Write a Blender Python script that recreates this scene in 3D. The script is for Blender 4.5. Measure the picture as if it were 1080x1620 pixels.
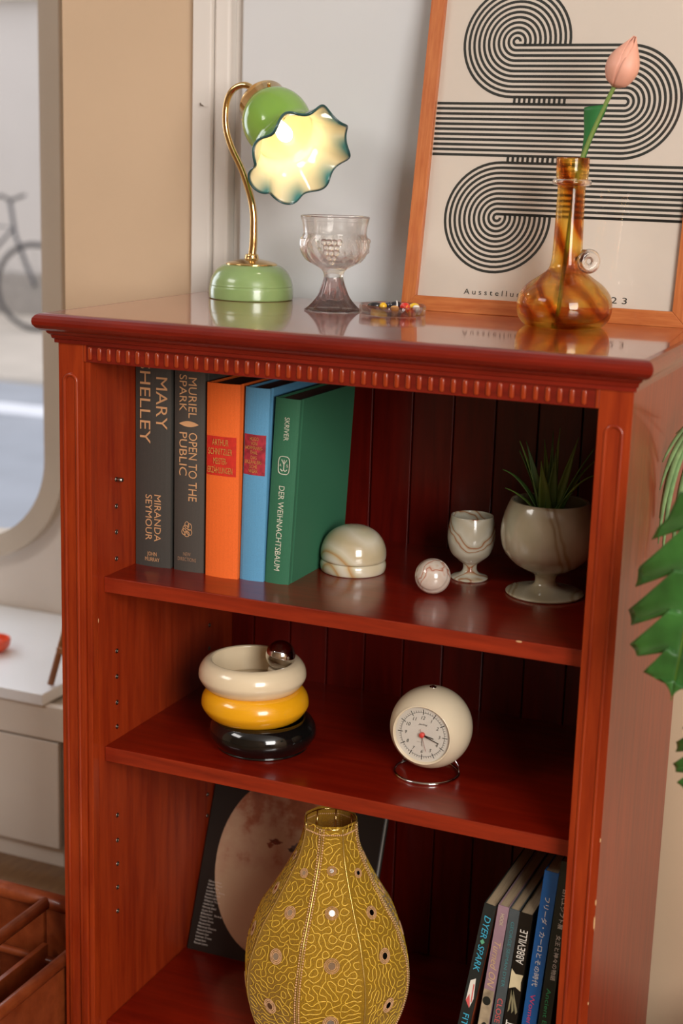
import bpy, math, random
import numpy as np
from mathutils import Vector, Matrix
random.seed(7); rng = np.random.RandomState(11)
for o in list(bpy.data.objects): bpy.data.objects.remove(o)
C = bpy.context.scene.collection
SC = bpy.context.scene
def lin(c):
    if isinstance(c, str):
        c = [int(c[i:i+2], 16)/255 for i in (0, 2, 4)]
    return tuple(((x/12.92) if x <= .04045 else ((x+.055)/1.055)**2.4) for x in c)
# ------------------------------------------------------------------ camera
cd = bpy.data.cameras.new('camera'); cam = bpy.data.objects.new('camera', cd); C.objects.link(cam)
cx, cy, cz = 1.01965, -1.52661, 1.23554
R3 = Vector((0.91863059, 0.39395273, 0.03031652)); U3 = Vector((-0.11570265, 0.19484605, 0.97398558)); F3 = Vector((-0.37779723, 0.89824065, -0.22457291))
cam.matrix_world = Matrix(((R3.x, U3.x, -F3.x, cx), (R3.y, U3.y, -F3.y, cy), (R3.z, U3.z, -F3.z, cz), (0, 0, 0, 1)))
cd.sensor_fit = 'HORIZONTAL'; cd.sensor_width = 24.0; cd.lens = 2367.7/1080*24
cd.dof.use_dof = True; cd.dof.focus_distance = 1.88; cd.dof.aperture_fstop = 3.9
cd.clip_start = .05; cd.clip_end = 200
SC.camera = cam
# ------------------------------------------------------------------ world + lights + exposure
w = bpy.data.worlds.new('world'); SC.world = w; w.use_nodes = True
bg = w.node_tree.nodes['Background']; bg.inputs[0].default_value = (.93, .93, 1.0, 1); bg.inputs[1].default_value = 1.5
SC.view_settings.view_transform = 'Standard'; SC.view_settings.look = 'None'; SC.view_settings.gamma = 1
SC.view_settings.use_curve_mapping = False; SC.view_settings.exposure = 0.0
def area(name, loc, target, sx, sy, power, col):
    l = bpy.data.lights.new(name, 'AREA'); l.shape = 'RECTANGLE'; l.size = sx; l.size_y = sy; l.energy = power; l.color = col
    o = bpy.data.objects.new(name, l); C.objects.link(o); o.location = loc
    o.rotation_euler = (Vector(target)-Vector(loc)).to_track_quat('-Z', 'Y').to_euler(); return o
area('front_right_window_daylight', (2.7, -2.5, 1.75), (.35, .1, .8), 1.3, 1.6, 112, (1, .965, .92))
area('overhead_fill_light', (-1.25, -1.5, 2.55), (.3, .2, .7), 1.0, 1.0, 30, (1, .95, .90))  # unseen fill added overhead, also gives the posts left-side highlights
area('street_window_daylight', (-1.75, .80, 1.35), (-.3, -.9, .45), 1.0, 1.2, 13, (.86, .93, 1))
SC.cycles.max_bounces = 24; SC.cycles.transmission_bounces = 24; SC.cycles.transparent_max_bounces = 24; SC.cycles.glossy_bounces = 8; SC.cycles.diffuse_bounces = 5
# ------------------------------------------------------------------ helpers
def mesh(name, V, F, mat=None, smooth=False):
    m = bpy.data.meshes.new(name); m.from_pydata([tuple(v) for v in V], [], [tuple(f) for f in F]); m.update()
    if mat: m.materials.append(mat)
    if smooth: m.polygons.foreach_set('use_smooth', [True]*len(m.polygons))
    return m
def part(name, VF, mat, parent=None, smooth=False, loc=None, rot=None, bevel=0, label=None, seg=2):
    m = VF if isinstance(VF, bpy.types.Mesh) else mesh(name, VF[0], VF[1], mat, smooth)
    o = bpy.data.objects.new(name, m); C.objects.link(o)
    if parent: o.parent = parent
    if loc is not None: o.location = loc
    if rot is not None: o.rotation_euler = rot
    if bevel:
        b = o.modifiers.new('bevel', 'BEVEL'); b.width = bevel; b.segments = seg; b.limit_method = 'ANGLE'; b.angle_limit = .6
    if label: o['label'] = label
    return o
def tag(o, label, cat, group=None):
    o['label'] = label; o['category'] = cat
    if group: o['group'] = group
    return o
def thing(name, label, cat, loc=(0, 0, 0), rot=(0, 0, 0), group=None):
    o = bpy.data.objects.new(name, None); C.objects.link(o); o.location = loc; o.rotation_euler = rot
    o.empty_display_size = .05
    return tag(o, label, cat, group)
def struct(name, VF, mat, **k):
    o = part(name, VF, mat, **k); o['kind'] = 'structure'; return o
def box(x0, x1, y0, y1, z0, z1):
    V = [(x, y, z) for x in (x0, x1) for y in (y0, y1) for z in (z0, z1)]
    F = [(0, 1, 3, 2), (4, 6, 7, 5), (0, 4, 5, 1), (2, 3, 7, 6), (0, 2, 6, 4), (1, 5, 7, 3)]
    return V, F
def merge(*L):
    V, F = [], []
    for v, f in L:
        k = len(V); V += [tuple(q) for q in v]; F += [tuple(i+k for i in q) for q in f]
    return V, F
def xf(VF, M): return [tuple(M @ Vector(v)) for v in VF[0]], VF[1]
def lathe(P, n=64, fn=None):
    V, F = [], []
    for j, (r, z) in enumerate(P):
        for i in range(n):
            a = 2*math.pi*i/n
            rr, zz = (r, z) if fn is None else fn(r, z, a, j)
            V.append((rr*math.cos(a), rr*math.sin(a), zz))
    for j in range(len(P)-1):
        for i in range(n):
            k = (i+1) % n
            F.append((j*n+i, j*n+k, (j+1)*n+k, (j+1)*n+i))
    if P[0][0] > 1e-6: F.append(tuple(reversed(range(n))))
    if P[-1][0] > 1e-6: F.append(tuple((len(P)-1)*n+i for i in range(n)))
    return V, F
def spline(P, n=8):
    P = [Vector(p) for p in P]; out = []
    for i in range(len(P)-1):
        a = P[max(i-1, 0)]; b = P[i]; c = P[i+1]; d = P[min(i+2, len(P)-1)]
        for k in range(n):
            t = k/n
            out.append(.5*((2*b)+(c-a)*t+(2*a-5*b+4*c-d)*t*t+(3*b-a-3*c+d)*t**3))
    out.append(P[-1]); return out
def prof(P, n=5):
    return [(max(v.x, 0), v.y) for v in spline([(p[0], p[1], 0) for p in P], n)]
def tube(path, r, n=10, closed=False, caps=True):
    P = [Vector(p) for p in path]; m = len(P); V, F = [], []
    up = None
    for i, p in enumerate(P):
        if closed: t = (P[(i+1) % m]-P[i-1])
        else: t = P[min(i+1, m-1)]-P[max(i-1, 0)]
        t.normalize()
        if up is None:
            up = Vector((0, 0, 1)) if abs(t.z) < .9 else Vector((1, 0, 0))
        s = t.cross(up).normalized(); up = s.cross(t).normalized()
        rr = r[i] if isinstance(r, (list, tuple)) else r
        for k in range(n):
            a = 2*math.pi*k/n; V.append(p+s*math.cos(a)*rr+up*math.sin(a)*rr)
    for i in range(m if closed else m-1):
        j = (i+1) % m
        for k in range(n):
            l = (k+1) % n; F.append((i*n+k, i*n+l, j*n+l, j*n+k))
    if caps and not closed:
        F.append(tuple(reversed(range(n)))); F.append(tuple((m-1)*n+k for k in range(n)))
    return V, F
def sphere(r, c=(0, 0, 0), n=24, m=14, sc=(1, 1, 1)):
    P = [(r*math.sin(math.pi*j/m), -r*math.cos(math.pi*j/m)) for j in range(m+1)]
    P[0] = (1e-5, -r); P[-1] = (1e-5, r)
    V, F = lathe(P, n)
    return [(v[0]*sc[0]+c[0], v[1]*sc[1]+c[1], v[2]*sc[2]+c[2]) for v in V], F
def grid(nu, nv, fn):
    V = [fn(i/(nu-1), j/(nv-1)) for i in range(nu) for j in range(nv)]
    F = [(i*nv+j, (i+1)*nv+j, (i+1)*nv+j+1, i*nv+j+1) for i in range(nu-1) for j in range(nv-1)]
    return V, F
def ribbon(P, wd, closed=False):   # flat ribbon in xy plane
    P = [Vector((p[0], p[1], 0)) for p in P]; m = len(P); V, F = [], []
    for i, p in enumerate(P):
        a = P[i-1] if (i or closed) else P[i]; b = P[(i+1) % m] if (i < m-1 or closed) else P[i]
        t = (b-a).normalized(); s = Vector((-t.y, t.x, 0))*wd/2
        V += [p+s, p-s]
    for i in range(m if closed else m-1):
        j = (i+1) % m; F.append((2*i, 2*i+1, 2*j+1, 2*j))
    return V, F
DEP = []
def text(body, wh, o, ux, uy, mat, parent, name='lettering', bold=0.0, align=(.5, .5), shear=0, lift=.00025, line=1.0, label=None):
    """flat lettering: fitted to width, height; o = centre, ux = reading direction, uy = letter up"""
    c = bpy.data.curves.new('t', 'FONT'); c.body = body; c.align_x = 'CENTER'; c.offset = 0; c.shear = shear; c.space_line = line; c.resolution_u = 3
    t = bpy.data.objects.new('t', c); C.objects.link(t)
    bpy.context.view_layer.update()
    me = bpy.data.meshes.new_from_object(t.evaluated_get(bpy.context.evaluated_depsgraph_get()))
    bpy.data.objects.remove(t); bpy.data.curves.remove(c)
    n = len(me.vertices)
    if n == 0: return None
    a = np.empty(n*3); me.vertices.foreach_get('co', a); a = a.reshape(-1, 3)
    lo, hi = a.min(0), a.max(0); sx = wh[0]/(hi[0]-lo[0]); sy = wh[1]/(hi[1]-lo[1])
    if wh[0] == 0: sx = sy
    if wh[1] == 0: sy = sx
    ux = np.array(ux, float); uy = np.array(uy, float); nz = np.cross(ux, uy)
    p = (a[:, :1]-lo[0]-(hi[0]-lo[0])*align[0])*sx*ux+(a[:, 1:2]-lo[1]-(hi[1]-lo[1])*align[1])*sy*uy+np.array(o)+nz*lift
    me.vertices.foreach_set('co', p.ravel()); me.materials.clear(); me.materials.append(mat); me.name = name; me.update()
    return part(name, me, mat, parent, label=label)
# ------------------------------------------------------------------ materials
def NT(name):
    m = bpy.data.materials.new(name); m.use_nodes = True; nt = m.node_tree
    return m, nt, nt.nodes['Principled BSDF']
def setp(b, **k):
    al = dict(col='Base Color', rough='Roughness', metal='Metallic', coat='Coat Weight', coatr='Coat Roughness', trans='Transmission Weight', ior='IOR', sss='Subsurface Weight', spec='Specular IOR Level', sheen='Sheen Weight')
    for a, v in k.items():
        if a == 'col': v = (*v, 1) if len(v) == 3 else v
        b.inputs[al[a]].default_value = v
def flat(name, col, rough=.5, noise=.08, nscale=30, stretch=(1, 1, 1), bump=0, bscale=200, **k):
    m, nt, b = NT(name); c = lin(col) if isinstance(col, str) else col
    setp(b, col=c, rough=rough, **k)
    L = nt.links; tc = nt.nodes.new('ShaderNodeTexCoord'); mp = nt.nodes.new('ShaderNodeMapping'); mp.inputs['Scale'].default_value = stretch
    L.new(tc.outputs['Object'], mp.inputs[0])
    n = nt.nodes.new('ShaderNodeTexNoise'); n.inputs['Scale'].default_value = nscale; n.inputs['Detail'].default_value = 5
    L.new(mp.outputs[0], n.inputs[0])
    cr = nt.nodes.new('ShaderNodeValToRGB'); cr.color_ramp.elements[0].position = .3; cr.color_ramp.elements[1].position = .7
    cr.color_ramp.elements[0].color = (*[x*(1-noise*2.2) for x in c], 1); cr.color_ramp.elements[1].color = (*[min(1, x*(1+noise*1.6)) for x in c], 1)
    L.new(n.outputs[0], cr.inputs[0]); L.new(cr.outputs[0], b.inputs['Base Color'])
    if bump:
        n2 = nt.nodes.new('ShaderNodeTexNoise'); n2.inputs['Scale'].default_value = bscale; L.new(mp.outputs[0], n2.inputs[0])
        bp = nt.nodes.new('ShaderNodeBump'); bp.inputs['Strength'].default_value = bump; bp.inputs['Distance'].default_value = .001
        L.new(n2.outputs[0], bp.inputs['Height']); L.new(bp.outputs[0], b.inputs['Normal'])
    return m
def wood(name, c0, c1, stretch, rough=.3, coat=.5, coatr=.12, scale=14):
    m, nt, b = NT(name); L = nt.links; setp(b, rough=rough, coat=coat, coatr=coatr, spec=.3)
    tc = nt.nodes.new('ShaderNodeTexCoord'); mp = nt.nodes.new('ShaderNodeMapping'); mp.inputs['Scale'].default_value = stretch
    L.new(tc.outputs['Object'], mp.inputs[0])
    n = nt.nodes.new('ShaderNodeTexNoise'); n.inputs['Scale'].default_value = scale; n.inputs['Detail'].default_value = 7; n.inputs['Roughness'].default_value = .62; n.inputs['Distortion'].default_value = .25
    L.new(mp.outputs[0], n.inputs[0])
    cr = nt.nodes.new('ShaderNodeValToRGB'); e = cr.color_ramp.elements; e[0].position = .3; e[1].position = .72
    e[0].color = (*lin(c0), 1); e[1].color = (*lin(c1), 1)
    L.new(n.outputs[0], cr.inputs[0]); L.new(cr.outputs[0], b.inputs['Base Color'])
    bp = nt.nodes.new('ShaderNodeBump'); bp.inputs['Strength'].default_value = .06; bp.inputs['Distance'].default_value = .001
    L.new(n.outputs[0], bp.inputs['Height']); L.new(bp.outputs[0], b.inputs['Normal'])
    return m
def onyx(name, cols, scale=14, dist=6, rough=.16, rot=(0, 0, 0), stretch=(1, 1, 1), wt='BANDS'):
    m, nt, b = NT(name); L = nt.links; setp(b, rough=rough, coat=.6, coatr=.05, sss=.12)
    b.inputs['Subsurface Radius'].default_value = (.01, .008, .005); b.inputs['Subsurface Scale'].default_value = .6
    tc = nt.nodes.new('ShaderNodeTexCoord'); mp = nt.nodes.new('ShaderNodeMapping'); mp.inputs['Rotation'].default_value = rot; mp.inputs['Scale'].default_value = stretch
    L.new(tc.outputs['Object'], mp.inputs[0])
    wv = nt.nodes.new('ShaderNodeTexWave'); wv.wave_type = wt; wv.rings_direction = 'Y'; wv.inputs['Scale'].default_value = scale; wv.inputs['Distortion'].default_value = dist; wv.inputs['Detail'].default_value = 3; wv.inputs['Detail Scale'].default_value = 1.6
    L.new(mp.outputs[0], wv.inputs[0])
    cr = nt.nodes.new('ShaderNodeValToRGB')
    while len(cr.color_ramp.elements) < len(cols): cr.color_ramp.elements.new(.5)
    for e, (p, c) in zip(cr.color_ramp.elements, cols): e.position = p; e.color = (*lin(c), 1)
    L.new(wv.outputs['Fac'], cr.inputs[0])
    n = nt.nodes.new('ShaderNodeTexNoise'); n.inputs['Scale'].default_value = 30; L.new(mp.outputs[0], n.inputs[0])
    mx = nt.nodes.new('ShaderNodeMix'); mx.data_type = 'RGBA'; mx.blend_type = 'MULTIPLY'; mx.inputs[0].default_value = .35
    L.new(cr.outputs[0], mx.inputs[6]); L.new(n.outputs['Fac'], mx.inputs[7]); L.new(mx.outputs[2], b.inputs['Base Color'])
    return m
def thin_mix(nt, b, fac, col=None, src=None):
    t = nt.nodes.new('ShaderNodeBsdfTransparent'); mx = nt.nodes.new('ShaderNodeMixShader'); mx.inputs[0].default_value = fac
    if col: t.inputs[0].default_value = (*col, 1)
    if src: nt.links.new(src, t.inputs[0])
    nt.links.new(b.outputs[0], mx.inputs[1]); nt.links.new(t.outputs[0], mx.inputs[2]); nt.links.new(mx.outputs[0], nt.nodes['Material Output'].inputs[0])
def glass(name, col=(1, 1, 1), rough=0.0, ior=1.5, thin=.27):
    m, nt, b = NT(name); setp(b, col=col, rough=rough, trans=1, ior=ior); thin_mix(nt, b, thin, col); return m
MAH0, MAH1 = '7a2009', 'a03a13'
mah_v = wood('mahogany_upright_grain', MAH0, MAH1, (6, 6, .5))
mah_in = wood('mahogany_inner_side', '7a1f08', 'a03812', (6, 6, .5), rough=.4, coat=.2, coatr=.35)
mah_side = wood('mahogany_outer_side', '701c08', '923010', (6, 6, .5), rough=.4, coat=.36, coatr=.12)
mah_edge = wood('mahogany_shelf_edge', '74200f', '983015', (.5, 6, 6), rough=.35, coat=.3, coatr=.2)
mah_h = wood('mahogany_lengthwise_grain', '60130a', '821f10', (.5, 6, 6))
mah_shelf = wood('mahogany_shelf', '680e04', '821a07', (.5, 6, 6), rough=.28, coat=.6, coatr=.16)
mah_top = wood('mahogany_tabletop', '80220c', '983012', (.5, 6, 6), rough=.3, coat=1, coatr=.06)
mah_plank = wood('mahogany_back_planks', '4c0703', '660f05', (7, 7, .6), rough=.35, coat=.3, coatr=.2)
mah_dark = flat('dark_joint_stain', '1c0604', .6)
oak = wood('orange_oak_frame', 'a8572a', 'c67a45', (5, 5, 5), rough=.4, coat=.2, scale=22)
oak_h = wood('orange_oak_frame_lengthwise', 'a8572a', 'c67a45', (1.2, 14, 14), rough=.4, coat=.2, scale=14)
oak_v = wood('orange_oak_frame_upright', 'a8572a', 'c67a45', (14, 14, 1.2), rough=.4, coat=.2, scale=14)
rackwood = wood('brown_rack_wood', '6a2b10', '8a4220', (3, 3, 3), rough=.35, coat=.3)
paint_beige = flat('beige_wall_paint', 'cbb092', .8, .02, 4)
paint_white = flat('white_door_paint', 'd0d2d4', .55, .015, 4)
paint_trim = flat('white_casing_paint', 'dcd6cf', .5, .015, 4)
taupe = flat('taupe_window_frame_paint', 'c2b6a6', .5, .03, 5)
sillmat = flat('grey_beige_sill_paint', 'ded5cc', .6, .03, 5)
counter_m = flat('pale_blue_white_laminate', 'f0f4f8', .3, .02, 5)
cabinet_m = flat('grey_beige_cabinet_paint', 'dcd4ca', .5, .02, 5)
cabinet_d = flat('cabinet_paint_with_gap_shade', '8e8274', .6, .02, 5)  # cabinet paint darkened, shade of the recess put into the colour
floor_m = wood('brown_floorboards', '6a4a30', '80603f', (8, 1, 1), rough=.4)
brass = flat('polished_brass', 'e4c286', .14, .02, metal=1)
chrome = flat('chrome', 'd8d6d4', .05, .01, metal=1)
steel = flat('nickel_socket', '9a958c', .3, .05, metal=1)
gold_print = flat('copper_foil_print', 'dba879', .45, .05)
gold_dull = flat('dull_gold_foil_print', 'c9904a', .45, .15, 400)
black_print = flat('black_ink', '191c15', .6, .02)
white_print = flat('white_ink', 'e8e2d6', .6, .02)
paper = flat('poster_paper', 'cfc4b7', .7, .015, 6)
pages_dark = wood('book_page_edges_brown', '4b3224', '6b4c38', (40, 1, 1), rough=.8, coat=0)
pages_light = wood('book_page_edges_cream', '9c8668', 'b8a384', (60, 1, 1), rough=.8, coat=0)
def cloth(name, col): return flat(name, col, .75, .03, 700, bump=.2, bscale=1600)
# ------------------------------------------------------------------ setting
WY = .45      # back wall plane
struct('floor', box(-3, 3.2, -3.2, .95, -.05, 0), floor_m)
struct('wall_back', merge(box(-.286, -.062, WY, .95, 0, 2.6), box(-.062, .66, WY+.035, .95, 0, 2.6), box(.66, 3.2, WY, .95, 0, 2.6)), paint_beige)
struct('wall_front', box(-3, 3.2, -3.3, -3.2, 0, 2.6), flat('tan_rear_wall_paint', '9c8468', .8, .02, 4))
struct('ceiling', box(-3.1, 3.3, -3.3, 1.07, 2.6, 2.7), paint_white)
struct('wall_west', box(-3.1, -3.0, -3.3, .95, 0, 2.6), paint_beige)
struct('wall_right', box(3.2, 3.3, -3.2, .95, 0, 2.6), paint_beige)
# white door with casing behind the bookcase
struct('trim_1', box(-.060, -.030, WY-.012, WY+.034, 0, 2.6), paint_trim, bevel=.002)
struct('trim_2', box(-.0295, -.004, WY-.004, WY+.034, 0, 2.6), paint_trim, bevel=.004)
door = struct('door_1', box(.012, .655, WY+.002, WY+.034, 0, 2.6), paint_white, bevel=.003)
tr3 = struct('trim_3', box(-.0035, .0115, WY+.016, WY+.034, 0, 2.6), paint_trim)
nl = tag(part('picture_nail', tube([(0, 0, 0), (0, -.006, .001), (0, -.008, .003)], .0012, 8), steel, loc=(-.042, WY-.012, 1.315)), 'tiny grey nail in the white casing left of the lamp', 'nail')
# window wall at left with a large round-cornered pane
WX = -.650; WZ = 1.02-.545; WT = .95
def rounded_path(x1, zb, rad, x0=-3.0, ztop=2.6, n=14):
    P = [(x1, ztop), (x1, zb+rad)]
    for k in range(1, n+1):
        a = math.pi/2*k/n; P.append((x1-rad+rad*math.cos(a), zb+rad-rad*math.sin(a)))
    P.append((x0, zb)); return P
def fill_outside(P, xr, z0, y0, y1):
    V, F = [], []
    Q = [(xr, P[0][1]), (xr, P[1][1])]
    for k in range(2, len(P)-1):
        t = (k-1)/(len(P)-3)
        Q.append((xr, P[1][1]+(z0-P[1][1])*min(1, t*2)) if t <= .5 else (xr+(P[-2][0]-xr)*(t-.5)*2, z0))
    Q.append((P[-1][0], z0))
    for (a, b), (c, d_) in zip(P, Q):
        V += [(a, y0, b), (c, y0, d_), (a, y1, b), (c, y1, d_)]
    for i in range(len(P)-1):
        k = 4*i; F += [(k, k+4, k+5, k+1), (k+2, k+3, k+7, k+6), (k, k+2, k+6, k+4), (k+1, k+5, k+7, k+3)]
    return V, F
FP = rounded_path(WX+.045, WZ-.045, .225)
struct('wall_left', fill_outside(FP, -.286, 0, WT, WT+.12), sillmat)
inner = rounded_path(WX, WZ, .18)
V = []; F = []
for (a, b), (c, d_) in zip(inner, FP):
    V += [(a, WT-.03, b), (c, WT-.03, d_), (a, WT+.06, b), (c, WT+.06, d_)]
for i in range(len(inner)-1):
    k = 4*i; F += [(k, k+4, k+5, k+1), (k+2, k+3, k+7, k+6), (k, k+2, k+6, k+4), (k+1, k+5, k+7, k+3)]
win = thing('window_1', 'large street window with rounded lower corner', 'window', (0, 0, 0)); win['kind'] = 'structure'
part('window_frame', (V, F), taupe, win)
gm, nt, b = NT('window_pane_glass'); nt.nodes.remove(b)
tr = nt.nodes.new('ShaderNodeBsdfTransparent'); gl = nt.nodes.new('ShaderNodeBsdfGlossy'); gl.inputs['Roughness'].default_value = .02
lw_ = nt.nodes.new('ShaderNodeLayerWeight'); lw_.inputs[0].default_value = .5; pw = nt.nodes.new('ShaderNodeMath'); pw.operation = 'POWER'; pw.inputs[1].default_value = 4.5
fr = nt.nodes.new('ShaderNodeMapRange'); fr.inputs[3].default_value = .045; fr.inputs[4].default_value = 1; nt.links.new(lw_.outputs['Facing'], pw.inputs[0]); nt.links.new(pw.outputs[0], fr.inputs[0]); mx = nt.nodes.new('ShaderNodeMixShader')
nt.links.new(fr.outputs[0], mx.inputs[0]); nt.links.new(tr.outputs[0], mx.inputs[1]); nt.links.new(gl.outputs[0], mx.inputs[2]); nt.links.new(mx.outputs[0], nt.nodes['Material Output'].inputs[0])
pane_mat = gm
part('pane', ([(p[0], WT+.02, p[1]) for p in inner]+[(-3.0, WT+.02, 2.6)], [tuple(range(len(inner)+1))]), pane_mat, win)
# street beyond the window
ZR = -.10
def ground(P, z=ZR, th=.02):
    n = len(P); return [(x, y, z) for x, y in P]+[(x, y, z-th) for x, y in P], [tuple(range(n)), tuple(reversed(range(n, 2*n)))]+[(i, i+n, (i+1) % n+n, (i+1) % n) for i in range(n)]
def line_y(x, a, b): return a[1]+(b[1]-a[1])*(x-a[0])/(b[0]-a[0])
asphalt = flat('blue_grey_asphalt', '9fa5ad', .8, .04, 3); kerbm = flat('pale_paving', 'c8bfb2', .85, .05, 2)
fac = flat('pale_render_facade', 'c9c2ba', .9, .04, .6); fac2 = flat('cream_fascia', 'ddd5c6', .8, .02, 2)
roadwhite = flat('white_road_paint', 'e4e8ee', .7, .03, 4)
struct('ground', ground([(-12, 1.08), (3, 1.08), (3, 6.0), (-12, 6.0)]), asphalt)
struct('pavement', ground([(-14, 6.0), (3, 6.0), (3, 9.2), (-14, 9.2)], ZR+.03, .05), kerbm)
tag(part('road_marking', ground([(-9, 5.04), (3, 5.04), (3, 5.32), (-9, 5.32)], ZR+.006, .006), roadwhite), 'white painted line along the street outside the window', 'road marking')
bld = thing('street_building', 'pale rendered building across the street seen through the window', 'building', (-8, 9.2, -.07))
part('facade', box(-8, 9, 0, 3, 0, 4.6), fac, bld)
part('fascia', box(-8, 9, -.12, -.001, 2.55, 2.95), fac2, bld, bevel=.01)
part('plinth', box(-8, 9, -.05, -.001, 0, .35), flat('grey_plinth', '9b948c', .9), bld, bevel=.01)
# bicycle by the facade
darkmetal = flat('dark_bicycle_metal', '4c4e54', .4, .05, metal=.3); rubber = flat('grey_black_rubber', '4b4a4a', .7)
bk = thing('parked_bicycle', 'dark blurred bicycle parked on the pavement across the street', 'bicycle', (-6.15, 8.1, -.07), (0, 0, math.radians(8)))
for sx in (-.5, .5):
    wh = part('wheel', tube([(sx+.32*math.cos(a), 0, .34+.32*math.sin(a)) for a in [2*math.pi*i/40 for i in range(40)]], .02, 8, closed=True), rubber, bk, True)
    for q in range(12):
        a = math.pi*2*q/12; part('spoke', tube([(sx, 0, .34), (sx+.31*math.cos(a), 0, .34+.31*math.sin(a))], .003, 5), steel, wh)
part('bicycle_frame', merge(tube([(-.5, 0, .34), (-.12, 0, .32), (-.25, 0, .85), (-.5, 0, .34)], .016), tube([(-.12, 0, .32), (.33, 0, .78), (-.22, 0, .8)], .017), tube([(.5, 0, .34), (.34, 0, .72), (.3, 0, .98)], .015)), darkmetal, bk)
part('saddle', sphere(.1, (-.27, 0, .92), sc=(1.3, .6, .35)), rubber, bk, True)
part('handlebar', tube([(.25, -.25, 1.0), (.33, -.18, 1.02), (.3, 0, .98), (.33, .18, 1.02), (.25, .25, 1.0)], .013), darkmetal, bk, True)
# counter + cabinet under the window
CZ = 1.02-.690
cab = thing('low_cabinet', 'grey beige low cupboard under the window behind the bookcase', 'cabinet', (0, 0, 0))
part('carcass', box(-2.4, -.30, .56, .945, 0, CZ-.03), cabinet_m, cab)
part('apron', box(-2.4, -.30, .542, .559, CZ-.085, CZ-.022), cabinet_m, cab, bevel=.002)
for k in range(4):
    dr = part('door', box(-.374-.5*(k+1)+.006, -.374-.5*k, .545, .559, .04, CZ-.09), cabinet_m, cab, bevel=.002)
part('side_filler', box(-.368, -.30, .551, .559, 0, CZ-.088), cabinet_d, cab, label='recessed filler strip with the gap shade in its colour')
tag(part('counter_slab', box(-2.4, -.398, .535, .945, CZ-.0215, CZ), counter_m, bevel=.002), 'pale bluish white laminate counter slab on the low cupboard', 'counter')
dish = thing('coral_dish', 'small coral red round dish on the pale counter', 'dish', (-.612, .69, CZ))
part('bowl', lathe(prof([(.012, 0), (.02, .001), (.03, .012), (.032, .024), (.029, .025), (.026, .014), (.016, .005), (.0001, .004)]), 40), flat('coral_glaze', 'e0583a', .25), dish, True)
easel = thing('tabletop_easel', 'small brown wooden tabletop easel on the counter behind the bookcase', 'easel', (-.405, .585, CZ), (0, 0, math.radians(-8)))
eas = wood('light_brown_easel_wood', '8a5530', 'a87045', (2, 2, 2), rough=.5, coat=.1)
part('leg', tube([(-.002, -.010, .004), (.010, .012, .09), (.020, .035, .19), (.034, .06, .32)], [.006, .0058, .0035, .003], 8), eas, easel, True)
part('leg', tube([(.024, .004, .018), (.030, .020, .09), (.036, .04, .19), (.042, .06, .32)], [.006, .0058, .0035, .003], 8), eas, easel, True)
part('leg', tube([(.045, .16, .004), (.040, .066, .31)], [.005, .004], 8), eas, easel, True)
part('ledge', box(.004, .040, -.002, .016, .060, .072), eas, easel, bevel=.002)
# magazine rack at lower left
rk = thing('magazine_rack', 'brown wooden divided floor rack with rounded rails left of the bookcase', 'rack', (0, 0, 0))
ZT = 1.02-.80
def rail(P, r=.009): return tube(P, r, 12)
part('back_rail', rail([(-.42, .095, ZT), (-.012, .092, ZT)], .012), rackwood, rk, True)
part('divider_rail', rail([(-.088, .085, ZT), (-.088, -.33, ZT)], .009), rackwood, rk, True)
part('side_rail', rail([(-.010, .085, ZT-.03), (-.010, -.33, ZT-.03)], .009), rackwood, rk, True)
part('lower_rail', rail([(-.42, .082, ZT-.085), (-.012, .08, ZT-.085)], .006), rackwood, rk, True)
for k in range(5):
    part('back_slat', box(-.42+.081*k+.002, -.42+.081*(k+1)-.002, .093, .103, .012, ZT-.004), rackwood, rk, bevel=.002)
part('divider_panel', box(-.092, -.084, -.33, .083, .012, ZT-.06), rackwood, rk, bevel=.001)
part('side_panel', box(-.0145, -.0065, -.33, .083, .012, ZT-.034), rackwood, rk, bevel=.001)
part('base_board', box(-.42, -.0065, -.33, .103, .0, .012), rackwood, rk, bevel=.001)
# ------------------------------------------------------------------ bookcase
Z0 = 1.02; W = .70; D = .398; H = Z0+.0346; S1 = Z0-.29598; S2 = Z0-.52328; S3 = Z0-.9174; ST = .0196; PI_ = .043
bc = thing('bookcase', 'red mahogany bookcase with fluted frieze, moulded top and open shelves', 'bookcase', (0, 0, 0))
part('side_panel', box(0, PI_, .018, D, 0, Z0+.004), mah_in, bc)
part('side_panel', box(W-.0345, W, .0, D, 0, Z0+.004), mah_side, bc, bevel=.0012)
p1 = part('post', box(0, .0355, 0, .0179, 0, Z0), mah_v, bc, bevel=.0014)
part('inner_stile', box(.0356, PI_+.0002, .003, .0179, 0, Z0), mah_v, bc, bevel=.001)
p2 = part('post', box(W-.0355, W+.0001, -.0006, -.0001, 0, Z0), mah_v, bc)
part('inner_stile', box(W-.0355, W-.0348, 0, .018, 0, Z0), mah_v, bc)
for par, x0 in ((p1, .0), (p2, W-.0355)):
    a, bq = x0+.0088, x0+.0262; zt = Z0-.0385; mid = (a+bq)/2; rr = (bq-a)/2
    P = [(a, 0, .02), (a, 0, .4), (a, 0, zt-rr)]+[(mid-rr*math.cos(t), 0, zt-rr+rr*math.sin(t)) for t in [math.pi*i/12 for i in range(1, 12)]]+[(bq, 0, zt-rr), (bq, 0, .4), (bq, 0, .02)]
    part('bead_moulding', tube(P, .0023, 12), mah_v, par, True)
fz = part('frieze', box(.0357, W-.0357, .0012, .02, Z0-.022, Z0+.002), mah_h, bc, bevel=.001)
part('frieze_end_fillet', box(.0357, .0395, -.0004, .0011, Z0-.0215, Z0-.001), mah_v, fz, bevel=.0006)
part('frieze_end_fillet', box(W-.0395, W-.0357, -.0004, .0011, Z0-.0215, Z0-.001), mah_v, fz, bevel=.0006)
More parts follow.
